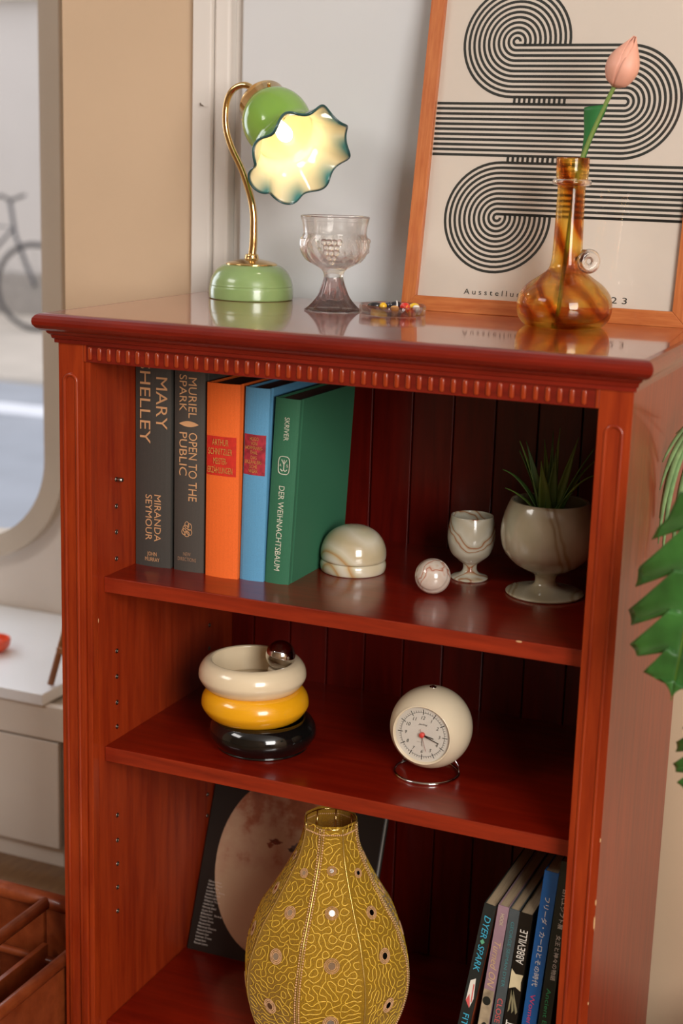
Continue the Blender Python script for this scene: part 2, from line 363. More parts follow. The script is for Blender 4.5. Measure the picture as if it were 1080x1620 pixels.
# flute: pill standing proud
n = 10; V = []; F = []
hw, hh, dp = .0029, .0082, .0019
ring = [(hw*math.cos(t), (hh-hw)*(1 if math.sin(t) >= 0 else -1)+hw*math.sin(t)) for t in [2*math.pi*(i+.5)/16 for i in range(16)]]
for s_, y in ((1, 0), (.96, -.45), (.78, -.82), (.42, -1)):
    V += [(x*s_, y*dp, z*s_ if s_ == 1 else (z-(hh-hw)*np.sign(z))*s_+(hh-hw)*np.sign(z)) for x, z in ring]
for j in range(3):
    for i in range(16):
        k = (i+1) % 16; F.append((j*16+i, (j+1)*16+i, (j+1)*16+k, j*16+k))
F.append(tuple(48+i for i in reversed(range(16))))
fm = mesh('flute', V, F, mah_v, True)
for k in range(47):
    part('flute', fm, mah_h, fz, loc=(.0444+.01312*k, .0011, Z0-.0113))
# cornice swept round three sides
PR = [(.0, -.0008), (.003, -.0008), (.0032, .0035), (.0052, .0045), (.0062, .0085), (.0090, .0105), (.0105, .0132), (.0150, .0145), (.0190, .0170), (.0218, .0208), (.0226, .0250), (.0218, .0290), (.0192, .0325), (.0155, .0342), (.0100, .0346), (.0098, .0300), (-.006, .0300)]
V = []; F = []
for o_, z in PR:
    V += [(-o_, D, Z0+z), (-o_, -o_, Z0+z), (W+o_, -o_, Z0+z), (W+o_, D, Z0+z)]
for j in range(len(PR)-1):
    for i in range(3): F.append((4*j+i, 4*j+i+1, 4*j+5+i, 4*j+4+i))
N = len(PR)
F.append(tuple(4*j for j in range(N))); F.append(tuple(4*j+3 for j in reversed(range(N))))
co = part('cornice', (V, F), mah_h, bc)
bpy.context.view_layer.update()
part('top_board', box(-.0097, W+.0097, -.0097, D, Z0+.0302, H), mah_top, bc)
# hide the overlap seam: cornice top strip shares the board's plane
def shelf(z, name='shelf', f=.0313):
    s = part(name, box(PI_+.0004, W-.035, f+.0021, D-.012, z-ST, z), mah_shelf, bc); part('front_lipping', box(PI_+.0004, W-.035, f-.0002, f+.0020, z-ST, z), mah_edge, s, bevel=.0007); return s
shelf(S1); shelf(S2)
part('bottom_shelf', box(PI_+.0004, W-.035, .0313, D-.012, S3-ST, S3), mah_shelf, bc, bevel=.0012)
part('plinth', box(.036, W-.036, .004, .02, 0, S3-ST+.002), mah_h, bc, bevel=.0015)
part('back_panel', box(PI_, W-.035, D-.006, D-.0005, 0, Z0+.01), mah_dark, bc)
gx = [.0205+.0593*k for k in range(12)]
for k in range(11):
    a = max(PI_+.0003, gx[k]+.0009); b_ = min(W-.0353, gx[k+1]-.0009)
    if b_-a < .006: continue
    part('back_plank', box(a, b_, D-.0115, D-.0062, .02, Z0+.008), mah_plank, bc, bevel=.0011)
pm = mesh('shelf_pin_socket', *lathe([(.0001, -.0005), (.0018, -.0005), (.0019, .0009), (.0031, .0009), (.0033, .0)], 16), steel, True)
for yy in (.0612, .315):
    for z in (-.1758, -.2105, -.2442, -.2790, -.4024, -.4372, -.4727, -.5060, -.6308, -.6668, -.7008, -.7348, -.7698):
        part('shelf_pin_socket', pm, steel, bc, loc=(PI_, yy, Z0+z), rot=(0, math.pi/2, 0))
part('shelf_pin', merge(tube([(0, 0, 0), (.0095, 0, 0)], .0026, 12)), steel, bc, True, loc=(PI_, .0612, Z0-.1758))
# worn chips on edges
chipm = flat('bare_wood_chips', 'c99a6c', .7)
for (x, y, z, a, c) in ((W-.0004, -.0002, Z0-.60, .0012, .011), (W-.0004, -.0002, Z0-.575, .001, .005), (W-.0004, -.0002, Z0-.50, .0008, .004), (W-.0004, -.0002, Z0-.70, .0008, .003), (.585, .0312, S1-.001, .004, .0012), (.0430, .0180, Z0-.35, .0006, .003)):
    part('edge_chip', sphere(1, (0, 0, 0), 10, 6, (a, .0006, c)), chipm, bc, True, loc=(x, y, z), label='pale chipped spot')
# ------------------------------------------------------------------ hardback books on the upper shelf
def hardback(name, label, x0, x1, y0, depth, h, z, mat, pages, tilt=0, rnd=.003, group=None, yaw=0, overhang=.003):
    t = thing(name, label, 'book', (x0, y0, z), (0, tilt, yaw), group); w_ = x1-x0; bt = .0024
    # spine + two boards as one cover
    n = 9; V = []; F = []
    out = [(w_*i/(n-1), -rnd*math.sin(math.pi*i/(n-1))**.8 if 0 < i < n-1 else 0) for i in range(n)]
    inn = [(bt+(w_-2*bt)*i/(n-1), bt-rnd*math.sin(math.pi*i/(n-1))**.8 if 0 < i < n-1 else bt) for i in range(n)]
    loop = [(0, depth)]+[(0, .010), (.0008, .0075), (.0008, .0055), (0, .004)]+out+[(w_, .004), (w_-.0008, .0055), (w_-.0008, .0075), (w_, .010)]+[(w_, depth), (w_-bt, depth)]+list(reversed(inn))+[(bt, depth)]
    m = len(loop)
    for zz in (0, h): V += [(x, y, zz) for x, y in loop]
    F = [(i, (i+1) % m, (i+1) % m+m, i+m) for i in range(m)]
    # caps as quads between outer and inner walls
    no = len(loop)
    outer = loop[:1+4+n+4+1]; inner_ = loop[len(outer):]
    from_idx = list(range(len(outer))); inn_idx = list(range(len(outer), no))
    ii = [inn_idx[-1]]+[inn_idx[-2]]*4+list(reversed(inn_idx[1:-1]))[0:n]+[inn_idx[1]]*4+[inn_idx[0]]
    for i in range(len(from_idx)-1):
        a, b2, c, d2 = from_idx[i], from_idx[i+1], ii[i+1], ii[i]
        f = (a, b2, c) if c == d2 else (a, b2, c, d2)
        F.append(tuple(reversed(f))); F.append(tuple(q+m for q in f))
    part('cover', (V, F), mat, t, label=None)
    part('page_block', box(bt+.0001, w_-bt-.0001, bt+.0005, depth-overhang, overhang, h-overhang), pages, t)
    return t
TB = ((0, 0, -1), (1, 0, 0))     # top-to-bottom lettering on a spine facing -y
HZ = ((1, 0, 0), (0, 0, 1))
BT = ((0, 0, 1), (-1, 0, 0))
charcoal = cloth('charcoal_book_cloth', '45423d'); charcoal2 = cloth('worn_charcoal_book_cloth', '4b4640')
b1 = hardback('hardback_book', 'thick charcoal book lettered MARY SHELLEY, leftmost on the upper shelf', .0445, .0955, .107, .17, .270, S1, charcoal, pages_dark)
x = -.0445; y = -.0032
text('MARY', (.066, .016), (.0840+x, y, .2145), *TB, gold_print, b1)
text('SHELLEY', (.106, .0155), (.0600+x, y, .2145), *TB, gold_print, b1)
text('MIRANDA', (.0615, .0095), (.0785+x, y, .065), *TB, gold_print, b1, bold=.008)
text('SEYMOUR', (.0600, .0095), (.0655+x, y, .065), *TB, gold_print, b1, bold=.008)
text('JOHN\nMURRAY', (.021, .0125), (.0708+x, y, .0135), *HZ, gold_print, b1, bold=.015)
b2 = hardback('hardback_book', 'charcoal book lettered OPEN TO THE PUBLIC with worn lower edge', .1005, .1435, .108, .165, .263, S1, charcoal2, pages_dark)
x = -.1005
text('Muriel'.upper(), (.051, .0115), (.1275+x, y, .2250), *TB, gold_print, b2, bold=.008)
text('SPARK', (.046, .0105), (.1140+x, y, .2305), *TB, gold_print, b2, bold=.008)
text('OPEN TO THE', (.088, .0120), (.1285+x, y, .1370), *TB, gold_print, b2, bold=.008)
text('PUBLIC', (.0555, .0110), (.1145+x, y, .1530), *TB, gold_print, b2, bold=.008)
V = [(.0140*math.cos(t), 0, .0037*math.sin(t)*abs(math.sin(t))) for t in [2*math.pi*i/32 for i in range(32)]]
part('lens_ornament', (V, [tuple(range(32))]), gold_print, b2, loc=(.1225+x, y-.0003, .1917))
vines = []
for (ax, az, rr, e) in ((0, .006, .0030, 1.5), (-.004, -.003, .0033, 1.2), (.004, -.003, .0033, 1.2), (0, -.0055, .0036, 1), (.004, .004, .0028, 1.6), (-.002, .001, .0036, 1.3)):
    vines.append(tube([(ax+rr*math.cos(t), 0, az+rr*e*math.sin(t)) for t in [2*math.pi*i/20 for i in range(20)]], .0004, 5, closed=True))
part('vine_emblem', merge(*vines), gold_print, b2, loc=(.1205+x, y, .0551))
text('NEW\nDIRECTIONS', (.0265, .0115), (.1210+x, y, .0195), *HZ, flat('faded_copper_print', 'a98468', .5), b2, bold=.01)
orange = cloth('orange_book_cloth', 'ee6a22'); blue = cloth('sky_blue_book_cloth', '5c9cc4'); green = cloth('green_book_cloth', '2f6b4d')
redlab = flat('red_spine_label', 'cc2a1a', .6, .06, 150); redlab2 = flat('worn_crimson_spine_label', 'a82a38', .6, .18, 160)
def arc_label(w_, z0, z1, rnd, mat, parent, x0=.002, x1=None):
    x1 = x1 or w_-.004
    def fn(u, v):
        xx = x0+(x1-x0)*u; s = max(0, math.sin(math.pi*xx/w_))**.8
        return (xx, -rnd*s-.0003, z0+(z1-z0)*v)
    return part('spine_label', grid(14, 2, fn), mat, parent)
b3 = hardback('hardback_book', 'bright orange clothbound book with red spine label', .1490, .1945, .103, .165, .2475, S1, orange, pages_dark)
arc_label(.0455, .1315, .1812, .003, redlab, b3, .0006, .0420)
text('ARTHUR\nSCHNITZLER', (.0335, .0195), (.0210, -.0036, .1680), *HZ, gold_dull, b3, bold=.01)
text('MEISTER-\nERZÄHLUNGEN', (.0345, .0195), (.0210, -.0036, .1445), *HZ, gold_dull, b3, bold=.01)
b4 = hardback('hardback_book', 'sky blue clothbound book with worn crimson spine label', .1950, .2280, .109, .165, .2455, S1, blue, pages_dark, tilt=.018)
arc_label(.033, .1363, .1873, .003, redlab2, b4, .0008, .0305)
text('HUGO\nVON\nHOFMANNS-\nTHAL', (.0235, .0215), (.0155, -.0036, .1735), *HZ, gold_dull, b4, line=.9)
text('DAS\nERZÄHLERI-\nSCHE\nWERK', (.0235, .0215), (.0155, -.0036, .1500), *HZ, gold_dull, b4, line=.9)
b5 = hardback('hardback_book', 'dark green clothbound book with its right cover exposed', .2286, .2616, .112, .172, .236, S1, green, pages_dark, tilt=.045)
silver = flat('silver_foil_print', 'd8d8c4', .45, .05)
text('SKRIVER', (.0290, .0066), (.0185, -.0035, .1985), *TB, silver, b5, bold=.02)
text('DER WEIHNACHTSBAUM', (.1085, .0078), (.0170, -.0035, .0725), *TB, silver, b5, bold=.015)
P = []
for q in range(32):
    t = 2*math.pi*q/32; c, s = math.cos(t), math.sin(t)
    P.append((.0075*np.sign(c)*abs(c)**.55, 0, .0112*np.sign(s)*abs(s)**.55))
emb = merge(tube(P, .0005, 6, closed=True), tube([(0, 0, -.006), (0, 0, .007)], .0005, 6), tube([(-.0035, 0, .007), (0, 0, .001), (.0035, 0, .007)], .0005, 6), tube([(-.0045, 0, -.005), (-.002, 0, -.0075), (0, 0, -.0055), (.002, 0, -.0075), (.0045, 0, -.005)], .0006, 6))
part('emblem', emb, silver, b5, loc=(.0178, -.0036, .1530))
text('A', (.0026, .0034), (.0132, -.0036, .1530), *HZ, silver, b5); text('S', (.0026, .0034), (.0224, -.0036, .1530), *HZ, silver, b5)
# ------------------------------------------------------------------ onyx pieces, upper shelf
on_dome = onyx('banded_cream_onyx', [(0, 'd3c19c'), (.3, 'e6dcc4'), (.55, 'd9cfae'), (.78, 'cfa066'), (.86, 'ddc9a2'), (1, 'e9e1cd')], 6.5, 1.2, rot=(.0, .0, .4), wt='RINGS')
on_ball = onyx('pink_veined_onyx', [(0, 'd8c3b2'), (.5, 'e2d2c4'), (.74, 'd9b7a4'), (.84, 'b5654a'), (.92, 'd8b9a5'), (1, 'ddcfbf')], 16, 9, rot=(.2, .8, .1))
on_gob = onyx('rust_veined_onyx', [(0, 'cfc6ae'), (.5, 'dad4c2'), (.82, 'c9c0a6'), (.90, 'a65c34'), (.95, 'cbb492'), (1, 'd8d2c0')], 8, 8, rot=(.1, 1.2, .4))
on_bowl = onyx('grey_cream_onyx', [(0, 'bbb092'), (.45, 'cbc1a6'), (.93, 'c2b79a'), (.985, 'a8926e'), (1, 'c4b99c')], 4, 3, rot=(.9, .5, 0))
dm = thing('onyx_dome_box', 'banded cream onyx dome-shaped trinket box beside the green book', 'trinket box', (.305, .2169, S1))
part('base', lathe(prof([(.0385, 0), (.0415, .001), (.0430, .006), (.0430, .011), (.0415, .0148), (.0395, .0155)], 4), 72), on_dome, dm, True)
part('lid', lathe(prof([(.0392, .0157), (.0418, .0168), (.0428, .021), (.0420, .031), (.0375, .0425), (.0285, .0525), (.0150, .0590), (.0001, .0608)], 5), 72), on_dome, dm, True)
bl = thing('onyx_ball', 'small pink veined onyx ball with a groove lying on the upper shelf', 'ball', (.4335, .1640, S1), (math.radians(62), math.radians(25), 0))
bl.location = (.4335, .1640, S1+.0222)
P = [(.0222*math.sin(math.pi*j/30), -.0222*math.cos(math.pi*j/30)) for j in range(31)]; P = [(max(r, .00005), z) for r, z in P]
P = [(r-.0011 if abs(z-.0094) < .0012 else r, z) for r, z in P]
part('ball_body', lathe(P, 56), on_ball, bl, True)
gb = thing('onyx_goblet', 'small cream onyx goblet with a rust vein between ball and planter', 'goblet', (.452, .2542, S1))
part('goblet_body', lathe(prof([(.0225, 0), (.0240, .0015), (.0230, .0035), (.0130, .0075), (.0092, .0125), (.0095, .0195), (.0140, .0235), (.0175, .0265), (.0250, .0340), (.0298, .0480), (.0305, .0600), (.0288, .0745), (.0272, .0830), (.0262, .0835), (.0252, .0825), (.0268, .0720), (.0272, .0580), (.0240, .0420), (.0150, .0320), (.0001, .0300)], 5), 72), on_gob, gb, True)
pb = thing('onyx_planter', 'large grey cream onyx footed bowl at the right end of the upper shelf', 'planter', (.5578, .2332, S1))
part('planter_body', lathe(prof([(.0470, 0), (.0488, .0018), (.0460, .0040), (.0250, .0075), (.0150, .0120), (.0128, .0190), (.0150, .0255), (.0230, .0300), (.0400, .0390), (.0535, .0540), (.0582, .0700), (.0585, .0850), (.0550, .1020), (.0490, .1175), (.0462, .1190), (.0445, .1170), (.0510, .1000), (.0540, .0830), (.0530, .0680), (.0450, .0520), (.0001, .0480)], 5), 80), on_bowl, pb, True)
# succulent
leafg = flat('succulent_green', '6c8c3c', .45, .12, 60, stretch=(1, 1, .3)); leafg2 = flat('deep_succulent_green', '4d7032', .45, .12, 60)
su = thing('potted_succulent', 'green spiky artificial succulent in the onyx planter', 'plant', (.5578, .2332, S1+.0485))
part('root_plug', lathe([(.0001, 0), (.018, .0), (.022, .02), (.010, .048), (.0001, .050)], 20), leafg2, su, True)
def blade(base, tip, wd, bend=.3, side=None, mat=leafg, curl=.3, parent=None, thick=.0012, name='leaf', n=14, up=Vector((0, 0, 1)), wf=None):
    base = Vector(base); tip = Vector(tip); ctrl = base.lerp(tip, .5)+up*(tip-base).length*bend
    def pt(t): return base*(1-t)**2+ctrl*2*t*(1-t)+tip*t*t
    V = []; F = []; m = 5
    for i in range(n):
        t = i/(n-1); p = pt(t); tg = (pt(min(t+.02, 1))-pt(max(t-.02, 0))).normalized()
        s = side if side is not None else tg.cross(up)
        s = (s-tg*s.dot(tg)).normalized(); nm = s.cross(tg).normalized()
        ww = wd*(wf(t) if wf else (math.sin(math.pi*min(.62*t+.33, 1))**.9*(1-t**3)+.02))
        for k in range(m):
            u = k/(m-1)*2-1; V.append(p+s*u*ww+nm*(u*u*curl*ww))
    for i in range(n-1):
        for k in range(m-1): F.append((i*m+k, (i+1)*m+k, (i+1)*m+k+1, i*m+k+1))
    o = part(name, (V, F), mat, parent, True)
    s_ = o.modifiers.new('solid', 'SOLIDIFY'); s_.thickness = thick; s_.offset = 0
    return o
cR = Vector((R3.x, R3.y, 0))
tipsL = [(-.0614, -.005, .104, .0058, .30), (-.0585, .0, .080, .0032, .2), (-.0456, .01, .127, .0048, .12), (-.0432, .0, .141, .0050, .10), (-.0352, .0, .142, .0055, .06), (-.0102, -.016, .122, .0078, .02), (-.007, .02, .154, .0045, .0), (.004, .01, .160, .0045, -.05), (.006, -.008, .137, .0068, .02), (.028, .01, .151, .0055, .06), (.050, .0, .140, .0050, .12), (.0545, -.006, .109, .0062, .30), (.030, -.012, .086, .0050, .15), (-.02, .03, .14, .005, .1), (.02, .035, .14, .005, .1), (.045, .03, .12, .005, .2), (-.045, .035, .115, .005, .2)]
for i, (dx, dy, dz, wd, bd) in enumerate(tipsL):
    blade((dx*.12, dy*.3-.004, .045), (dx, dy, dz), wd, bd, side=cR if abs(dx) < .04 else None, mat=leafg if i % 2 else leafg2, parent=su, curl=.35)
# ------------------------------------------------------------------ stacked dishes
def gloss(name, col, rough=.12): return flat(name, col, rough, .01, coat=.5, coatr=.05)
cream = gloss('cream_glossy_plastic', 'e2cfae', .2); yellow = gloss('yellow_glossy_plastic', 'e8a417', .2); black = gloss('black_glossy_plastic', '0d0d0c', .1)
dishP = prof([(.0520, 0), (.0560, .0008), (.0630, .0060), (.0690, .0150), (.0700, .0215), (.0680, .0300), (.0625, .0375), (.0565, .0402), (.0535, .0396), (.0525, .0370), (.0522, .0200), (.0520, .0080), (.0500, .0060), (.0001, .0060)], 5)
dm_mesh = {}
for nm, mat, (dx, dy), k, lab in (('black', black, (.2197, .1331), 0, 'glossy black ring-shaped dish at the bottom of the stack'), ('yellow', yellow, (.2075, .1340), 1, 'glossy yellow ring-shaped dish in the middle of the stack'), ('cream', cream, (.2025, .1350), 2, 'glossy cream ring-shaped dish on top of the stack')):
    sd = thing('stacking_dish', lab, 'dish', (dx, dy, S2+.0372*k), group='stacked ring-shaped dishes')
    part('dish_body', lathe(dishP, 88), mat, sd, True)
    if k == 0: part('foot_ring', lathe([(.0500, .0004), (.0595, .0004), (.0605, .0020), (.0590, .0034), (.0500, .0034)], 72), black, sd, True, loc=(0, 0, 0))
    if k == 2:
        kn = part('ball_rest', lathe(prof([(.016, .0062), (.016, .026), (.0145, .0295), (.008, .0280), (.0001, .0265)], 4), 40), mat, sd, True, loc=(.0335, .0130, 0))
cb = thing('chrome_ball', 'polished chrome ball resting on the cream dish rim', 'ball', (.2360, .1480, S2+.0744+.0271))
part('ball_body', sphere(.0192, (0, 0, .0192), 56, 36), chrome, cb, True)
# ------------------------------------------------------------------ clock
CR = .0517; ZC = .0625
ck = thing('globe_clock', 'cream spherical desk clock with round dial on a wire ring stand', 'clock', (.4480, .1427, S2))
fa = .0378; capd = math.sqrt(CR**2-fa**2)
# sphere lathe about -y axis with flat opening
P = []
a0 = math.asin(fa/CR)
for j in range(41):
    a = math.pi-(math.pi-a0)*j/40; P.append((max(CR*math.sin(a), .00005), CR*math.cos(a)))
P += [(fa-.0004, capd+.0008), (fa-.0016, capd+.0004), (fa-.0022, capd-.0040), (.0001, capd-.0042)]
Mx = Matrix.Translation((0, 0, ZC)) @ Matrix.Rotation(math.radians(90), 4, 'X')
part('case', xf(lathe(P, 96), Mx), gloss('cream_clock_shell', 'dfceb0', .22), ck, True)
dial_m = flat('pale_grey_dial', 'cfc8bc', .5, .01)
yd = -(capd-.0040)
dl = part('dial', xf(lathe([(.0001, .0002), (fa-.0023, .0002), (fa-.0023, 0), (.0001, 0)], 72), Matrix.Translation((0, yd, ZC)) @ Matrix.Rotation(math.radians(90), 4, 'X')), dial_m, ck)
hand_k = flat('black_clock_hand', '171717', .4); hand_r = flat('red_clock_hand', 'd8453c', .4)
def onface(r_, ang): a = math.radians(ang); return (r_*math.sin(a), yd-.0005, ZC+r_*math.cos(a))
tk = []
for i in range(60):
    a = i*6; L_ = (.0258, .0325) if i % 5 == 0 else (.0285, .0308); wd = .00045 if i % 5 == 0 else .0002
    tk.append(tube([onface(L_[0], a), onface(L_[1], a)], wd, 4))
tk.append(tube([onface(.0284, 6*i) for i in range(60)], .0002, 4, closed=True))
for i in range(60):
    if i % 5: pass
part('minute_track', merge(*tk), black_print, dl)
for h in range(1, 13):
    p = onface(.0218, h*30); text(str(h), (0, .0043), (p[0], yd-.0003, p[2]), *HZ, black_print, dl, name='numeral', bold=.02, shear=.3, lift=.0003)
text('Jerling', (.0118, .0028), (0, yd-.0003, ZC+.0128), *HZ, black_print, dl, name='dial_lettering', bold=.02, shear=.3)
text('alarm', (.0060, .0010), (-.004, yd-.0003, ZC-.0100), *HZ, flat('grey_ink', '7c766c', .6), dl, name='dial_lettering')
def hand(name, r0, r1, ang, wd, mat, y):
    a = math.radians(ang); d_ = Vector((math.sin(a), 0, math.cos(a))); s = Vector((math.cos(a), 0, -math.sin(a)))*wd
    c = Vector((0, yd-y, ZC)); V = [c+d_*r0+s, c+d_*r0-s, c+d_*r1-s*.8, c+d_*r1+s*.8]; V += [v+Vector((0, .0003, 0)) for v in V]
    part(name, (V, [(0, 1, 2, 3), (7, 6, 5, 4), (0, 4, 5, 1), (1, 5, 6, 2), (2, 6, 7, 3), (3, 7, 4, 0)]), mat, ck)
hand('hour_hand', -.003, .0150, 101, .0007, hand_k, .0018)
hand('minute_hand', -.003, .0232, 109, .0006, hand_k, .0028)
hand('alarm_hand', -.002, .0150, 181, .0002, hand_k, .0013)
hand('second_hand', -.008, .0210, 163, .00022, flat('dark_red_clock_hand', '8a2a26', .4), .0036)
part('hub', xf(lathe([(.0001, .0052), (.0030, .0050), (.0033, .0044), (.0033, 0), (.0001, 0)], 28), Matrix.Translation((0, yd, ZC)) @ Matrix.Rotation(math.radians(90), 4, 'X')), hand_r, ck, True)
part('alarm_button', lathe([(.0042, 0), (.0042, .0012), (.0030, .0014), (.0028, .0004), (.0022, .0004), (.0020, .0026), (.0001, .0030)], 28), chrome, ck, True, loc=(-.0, .0, ZC+CR-.0007))
gv = xf(lathe([(max(.00005, (fa-.0018)*q/16), capd+.0004+.0062*(1-(q/16)**2)) for q in range(16, -1, -1)], 64), Mx)
part('glass_cover', (gv[0], [f for f in gv[1] if len(f) == 4]), pane_mat, ck, True)
# wire stand: ring on the shelf, two short risers to the sphere
st = tube([(.0405*math.cos(a)-.0035, .0405*math.sin(a), .0018) for a in [2*math.pi*i/64 for i in range(64)]], .0018, 10, closed=True)
for s_ in (-1, 1):
    st = merge(st, tube([(-.0035+.0405*s_*.94, .0135, .0018), (.036*s_-.001, .010, .013), (.0305*s_, .006, .0215)], .0013, 8))
part('wire_stand', st, chrome, ck, True)
# ------------------------------------------------------------------ table lamp on top
lp = thing('table_lamp', 'green table lamp with brass gooseneck and lit ruffled glass shade', 'lamp', (.0882, .3418, H))
gbase = flat('pale_green_enamel', '88a368', .25, .03, coat=.5, coatr=.08); gbase2 = gbase
part('base', lathe(prof([(.0540, 0), (.0575, .0005), (.0582, .004), (.0580, .014), (.0572, .0175), (.0575, .0190), (.0570, .0205), (.0545, .0290), (.0490, .0380), (.0410, .0445), (.0350, .0465), (.030, .047)], 4), 80), gbase, lp, True)
part('base_cap', lathe(prof([(.0352, .0462), (.0350, .0480), (.0300, .0500), (.0200, .0525), (.0110, .0540), (.0095, .0560), (.0085, .0600), (.0060, .0610), (.0001, .0612)], 4), 56), brass, lp, True)
axv = (.425*R3-.715*U3-.555*F3).normalized()
Q = axv.to_track_quat('Z', 'Y').to_matrix().to_4x4()
capC = Vector((.0150, .0, .2590))
nk = capC-axv*.010
path = spline([(0, 0, .054), (.002, 0, .075), (.0022, 0, .095), (.0015, 0, .115), (-.0035, 0, .1386), (-.0167, 0, .1719), (-.0346, 0, .2049), (-.0427, 0, .2310), (-.0420, 0, .2590), (-.0347, 0, .2755), (-.0214, 0, .2835), (-.0080, 0, .2825), tuple(nk+Vector((-.003, .001, .006))), tuple(nk+axv*.002)], 6)
nP = len(path)
part('gooseneck', tube(path, [.0056-.0013*min(1, i/(nP*.5)) for i in range(nP)], 16), brass, lp, True)

Ms = Matrix.Translation(capC) @ Q
part('shade_holder', xf(lathe([(.0001, -.010), (.024, -.010), (.0325, -.008), (.0335, -.006), (.0335, .010), (.0345, .0105), (.0345, .0115), (.032, .0118), (.0310, -.005), (.0001, -.0054)], 64), Ms), brass, lp, True)
scr = merge(*[xf(sphere(.0026, (.0345*math.cos(a), .0345*math.sin(a), .004), 12, 8), Ms) for a in (math.radians(100), math.radians(220), math.radians(340))])
part('set_screws', scr, brass, lp, True)
SP = [(.0290, .002), (.0330, .010), (.0395, .020), (.0435, .033), (.0442, .046), (.0425, .060), (.0405, .071), (.0415, .081), (.0465, .091), (.0540, .101), (.0615, .110), (.0680, .118)]
SPs = prof(SP, 4); nS = len(SPs)
def shade_fn(r, z, a, j):
    t = j/(nS-1); q = max(0, (t-.55)/.45)**1.7
    return r+q*(.0035*math.cos(8*a+.6)+.0012*math.cos(5*a)), z+q*.0062*math.sin(8*a+.4)+q*.002*math.sin(3*a)
sv = lathe(SPs, 192, shade_fn)
sv = (sv[0], [f for f in sv[1] if len(f) == 4])
shm, nt, b = NT('green_overlay_milk_glass'); L = nt.links
setp(b, rough=.12, coat=.6, coatr=.04)
vc = nt.nodes.new('ShaderNodeVertexColor'); vc.layer_name = 'glass_tint'; L.new(vc.outputs[0], b.inputs['Base Color'])
tl = nt.nodes.new('ShaderNodeBsdfTranslucent'); L.new(vc.outputs[0], tl.inputs[0])
mx = nt.nodes.new('ShaderNodeMixShader'); mx.inputs[0].default_value = .22
L.new(b.outputs[0], mx.inputs[1]); L.new(tl.outputs[0], mx.inputs[2]); L.new(mx.outputs[0], nt.nodes['Material Output'].inputs[0])
def shade_layer(name, off, colfn, par):
    # offset along approximate radial/normal direction
    V, F = sv; n_ = 192; V2 = []
    for j in range(nS):
        a, b_ = SPs[max(j-1, 0)], SPs[min(j+1, nS-1)]
        dr, dz = b_[0]-a[0], b_[1]-a[1]; l = math.hypot(dr, dz); nr, nz = dz/l, -dr/l
        for i in range(n_):
            t = 2*math.pi*i/n_; v = V[j*n_+i]
            V2.append((v[0]+nr*off*math.cos(t), v[1]+nr*off*math.sin(t), v[2]+nz*off))
    return V2
Vo = shade_layer('o', .0012, None, None); Vi = shade_layer('i', -.0012, None, None)
n_ = 192
VV = Vo+Vi; off = len(Vo)
FF = [f for f in sv[1]]+[tuple(reversed([q+off for q in f])) for f in sv[1]]
FF += [((nS-1)*n_+i, (nS-1)*n_+(i+1) % n_, off+(nS-1)*n_+(i+1) % n_, off+(nS-1)*n_+i) for i in range(n_)]
VV, FF = xf((VV, FF), Ms)
me = mesh('shade', VV, FF, shm, True)
ca = me.color_attributes.new('glass_tint', 'FLOAT_COLOR', 'POINT')
gA, gB, teal, milk, rimc = [np.array(lin(c)) for c in ('86b34e', '8aab58', '3f7f80', 'eee0b4', '27504e')]
cols = np.ones((len(VV), 4))
for j in range(nS):
    t = j/(nS-1)
    for i in range(n_):
        a = 2*math.pi*i/n_; lob = .5-.5*math.cos(8*a+.6+.5)
        q = min(1, max(0, (t-.70)/.26)); co_ = gA*(1-q)+teal*q
        qi = min(1, 1.25*min(1, max(0, (t-.74)/.26))**1.2*lob)
        ci = milk*(1-qi)+teal*qi
        if j == nS-1: co_ = rimc; ci = ci*.35+rimc*.65
        cols[j*n_+i, :3] = co_; cols[off+j*n_+i, :3] = ci
ca.data.foreach_set('color', cols.ravel())
part('shade', me, shm, lp)
part('shade_rim', tube([VV[(nS-1)*n_+i] for i in range(n_)], .0014, 8, closed=True), flat('dark_teal_glass_edge', '2d5453', .15), lp, True)
bm, nt, b = NT('lit_bulb'); setp(b, col=(1, .9, .7)); b.inputs['Emission Color'].default_value = (1, .86, .62, 1); b.inputs['Emission Strength'].default_value = 5
part('bulb', xf(lathe(prof([(.0001, .080), (.006, .078), (.0098, .071), (.0102, .065), (.0085, .052), (.0070, .044), (.0070, .0), (.0001, .0)], 4), 32), Ms), bm, lp, True)
pl = bpy.data.lights.new('lamp_bulb_light', 'POINT'); pl.energy = .10; pl.color = (1, .88, .68); pl.shadow_soft_size = .012
po = bpy.data.objects.new('lamp_bulb_light', pl); C.objects.link(po); po.parent = lp; po.location = Ms @ Vector((0, 0, .100))
# ------------------------------------------------------------------ cut-glass goblet
crys = glass('clear_pressed_glass', (1, .985, .97), .01, 1.5)
gg = thing('glass_goblet', 'clear pressed-glass goblet with grape pattern beside the lamp', 'goblet', (.2482, .2571, H))
PG = prof([(.0345, 0), (.0345, .0018), (.0300, .0050), (.0210, .0160), (.0160, .0290), (.0128, .0400), (.0125, .0450), (.0160, .0520), (.0260, .0580), (.0370, .0650), (.0430, .0760), (.0440, .0860), (.0415, .0955), (.0408, .0985), (.0418, .1080), (.0443, .1180), (.0440, .1190), (.0425, .1185), (.0395, .1000), (.0400, .0860), (.0385, .0760), (.0320, .0670), (.0180, .0610), (.0001, .0600)], 4)
nG = len(PG)
def gob_fn(r, z, a, j):
    if j < 4*6 and z < .046:
        q = min(1, (.046-z)/.03); r = r*(1+.13*q*abs(math.cos(5*a))-.05*q)
    elif .055 < z < .094 and j < 4*13:
        r = r+.0008*math.sin(18*a+z*160)*math.sin((z-.055)/.039*math.pi)
    return r, z
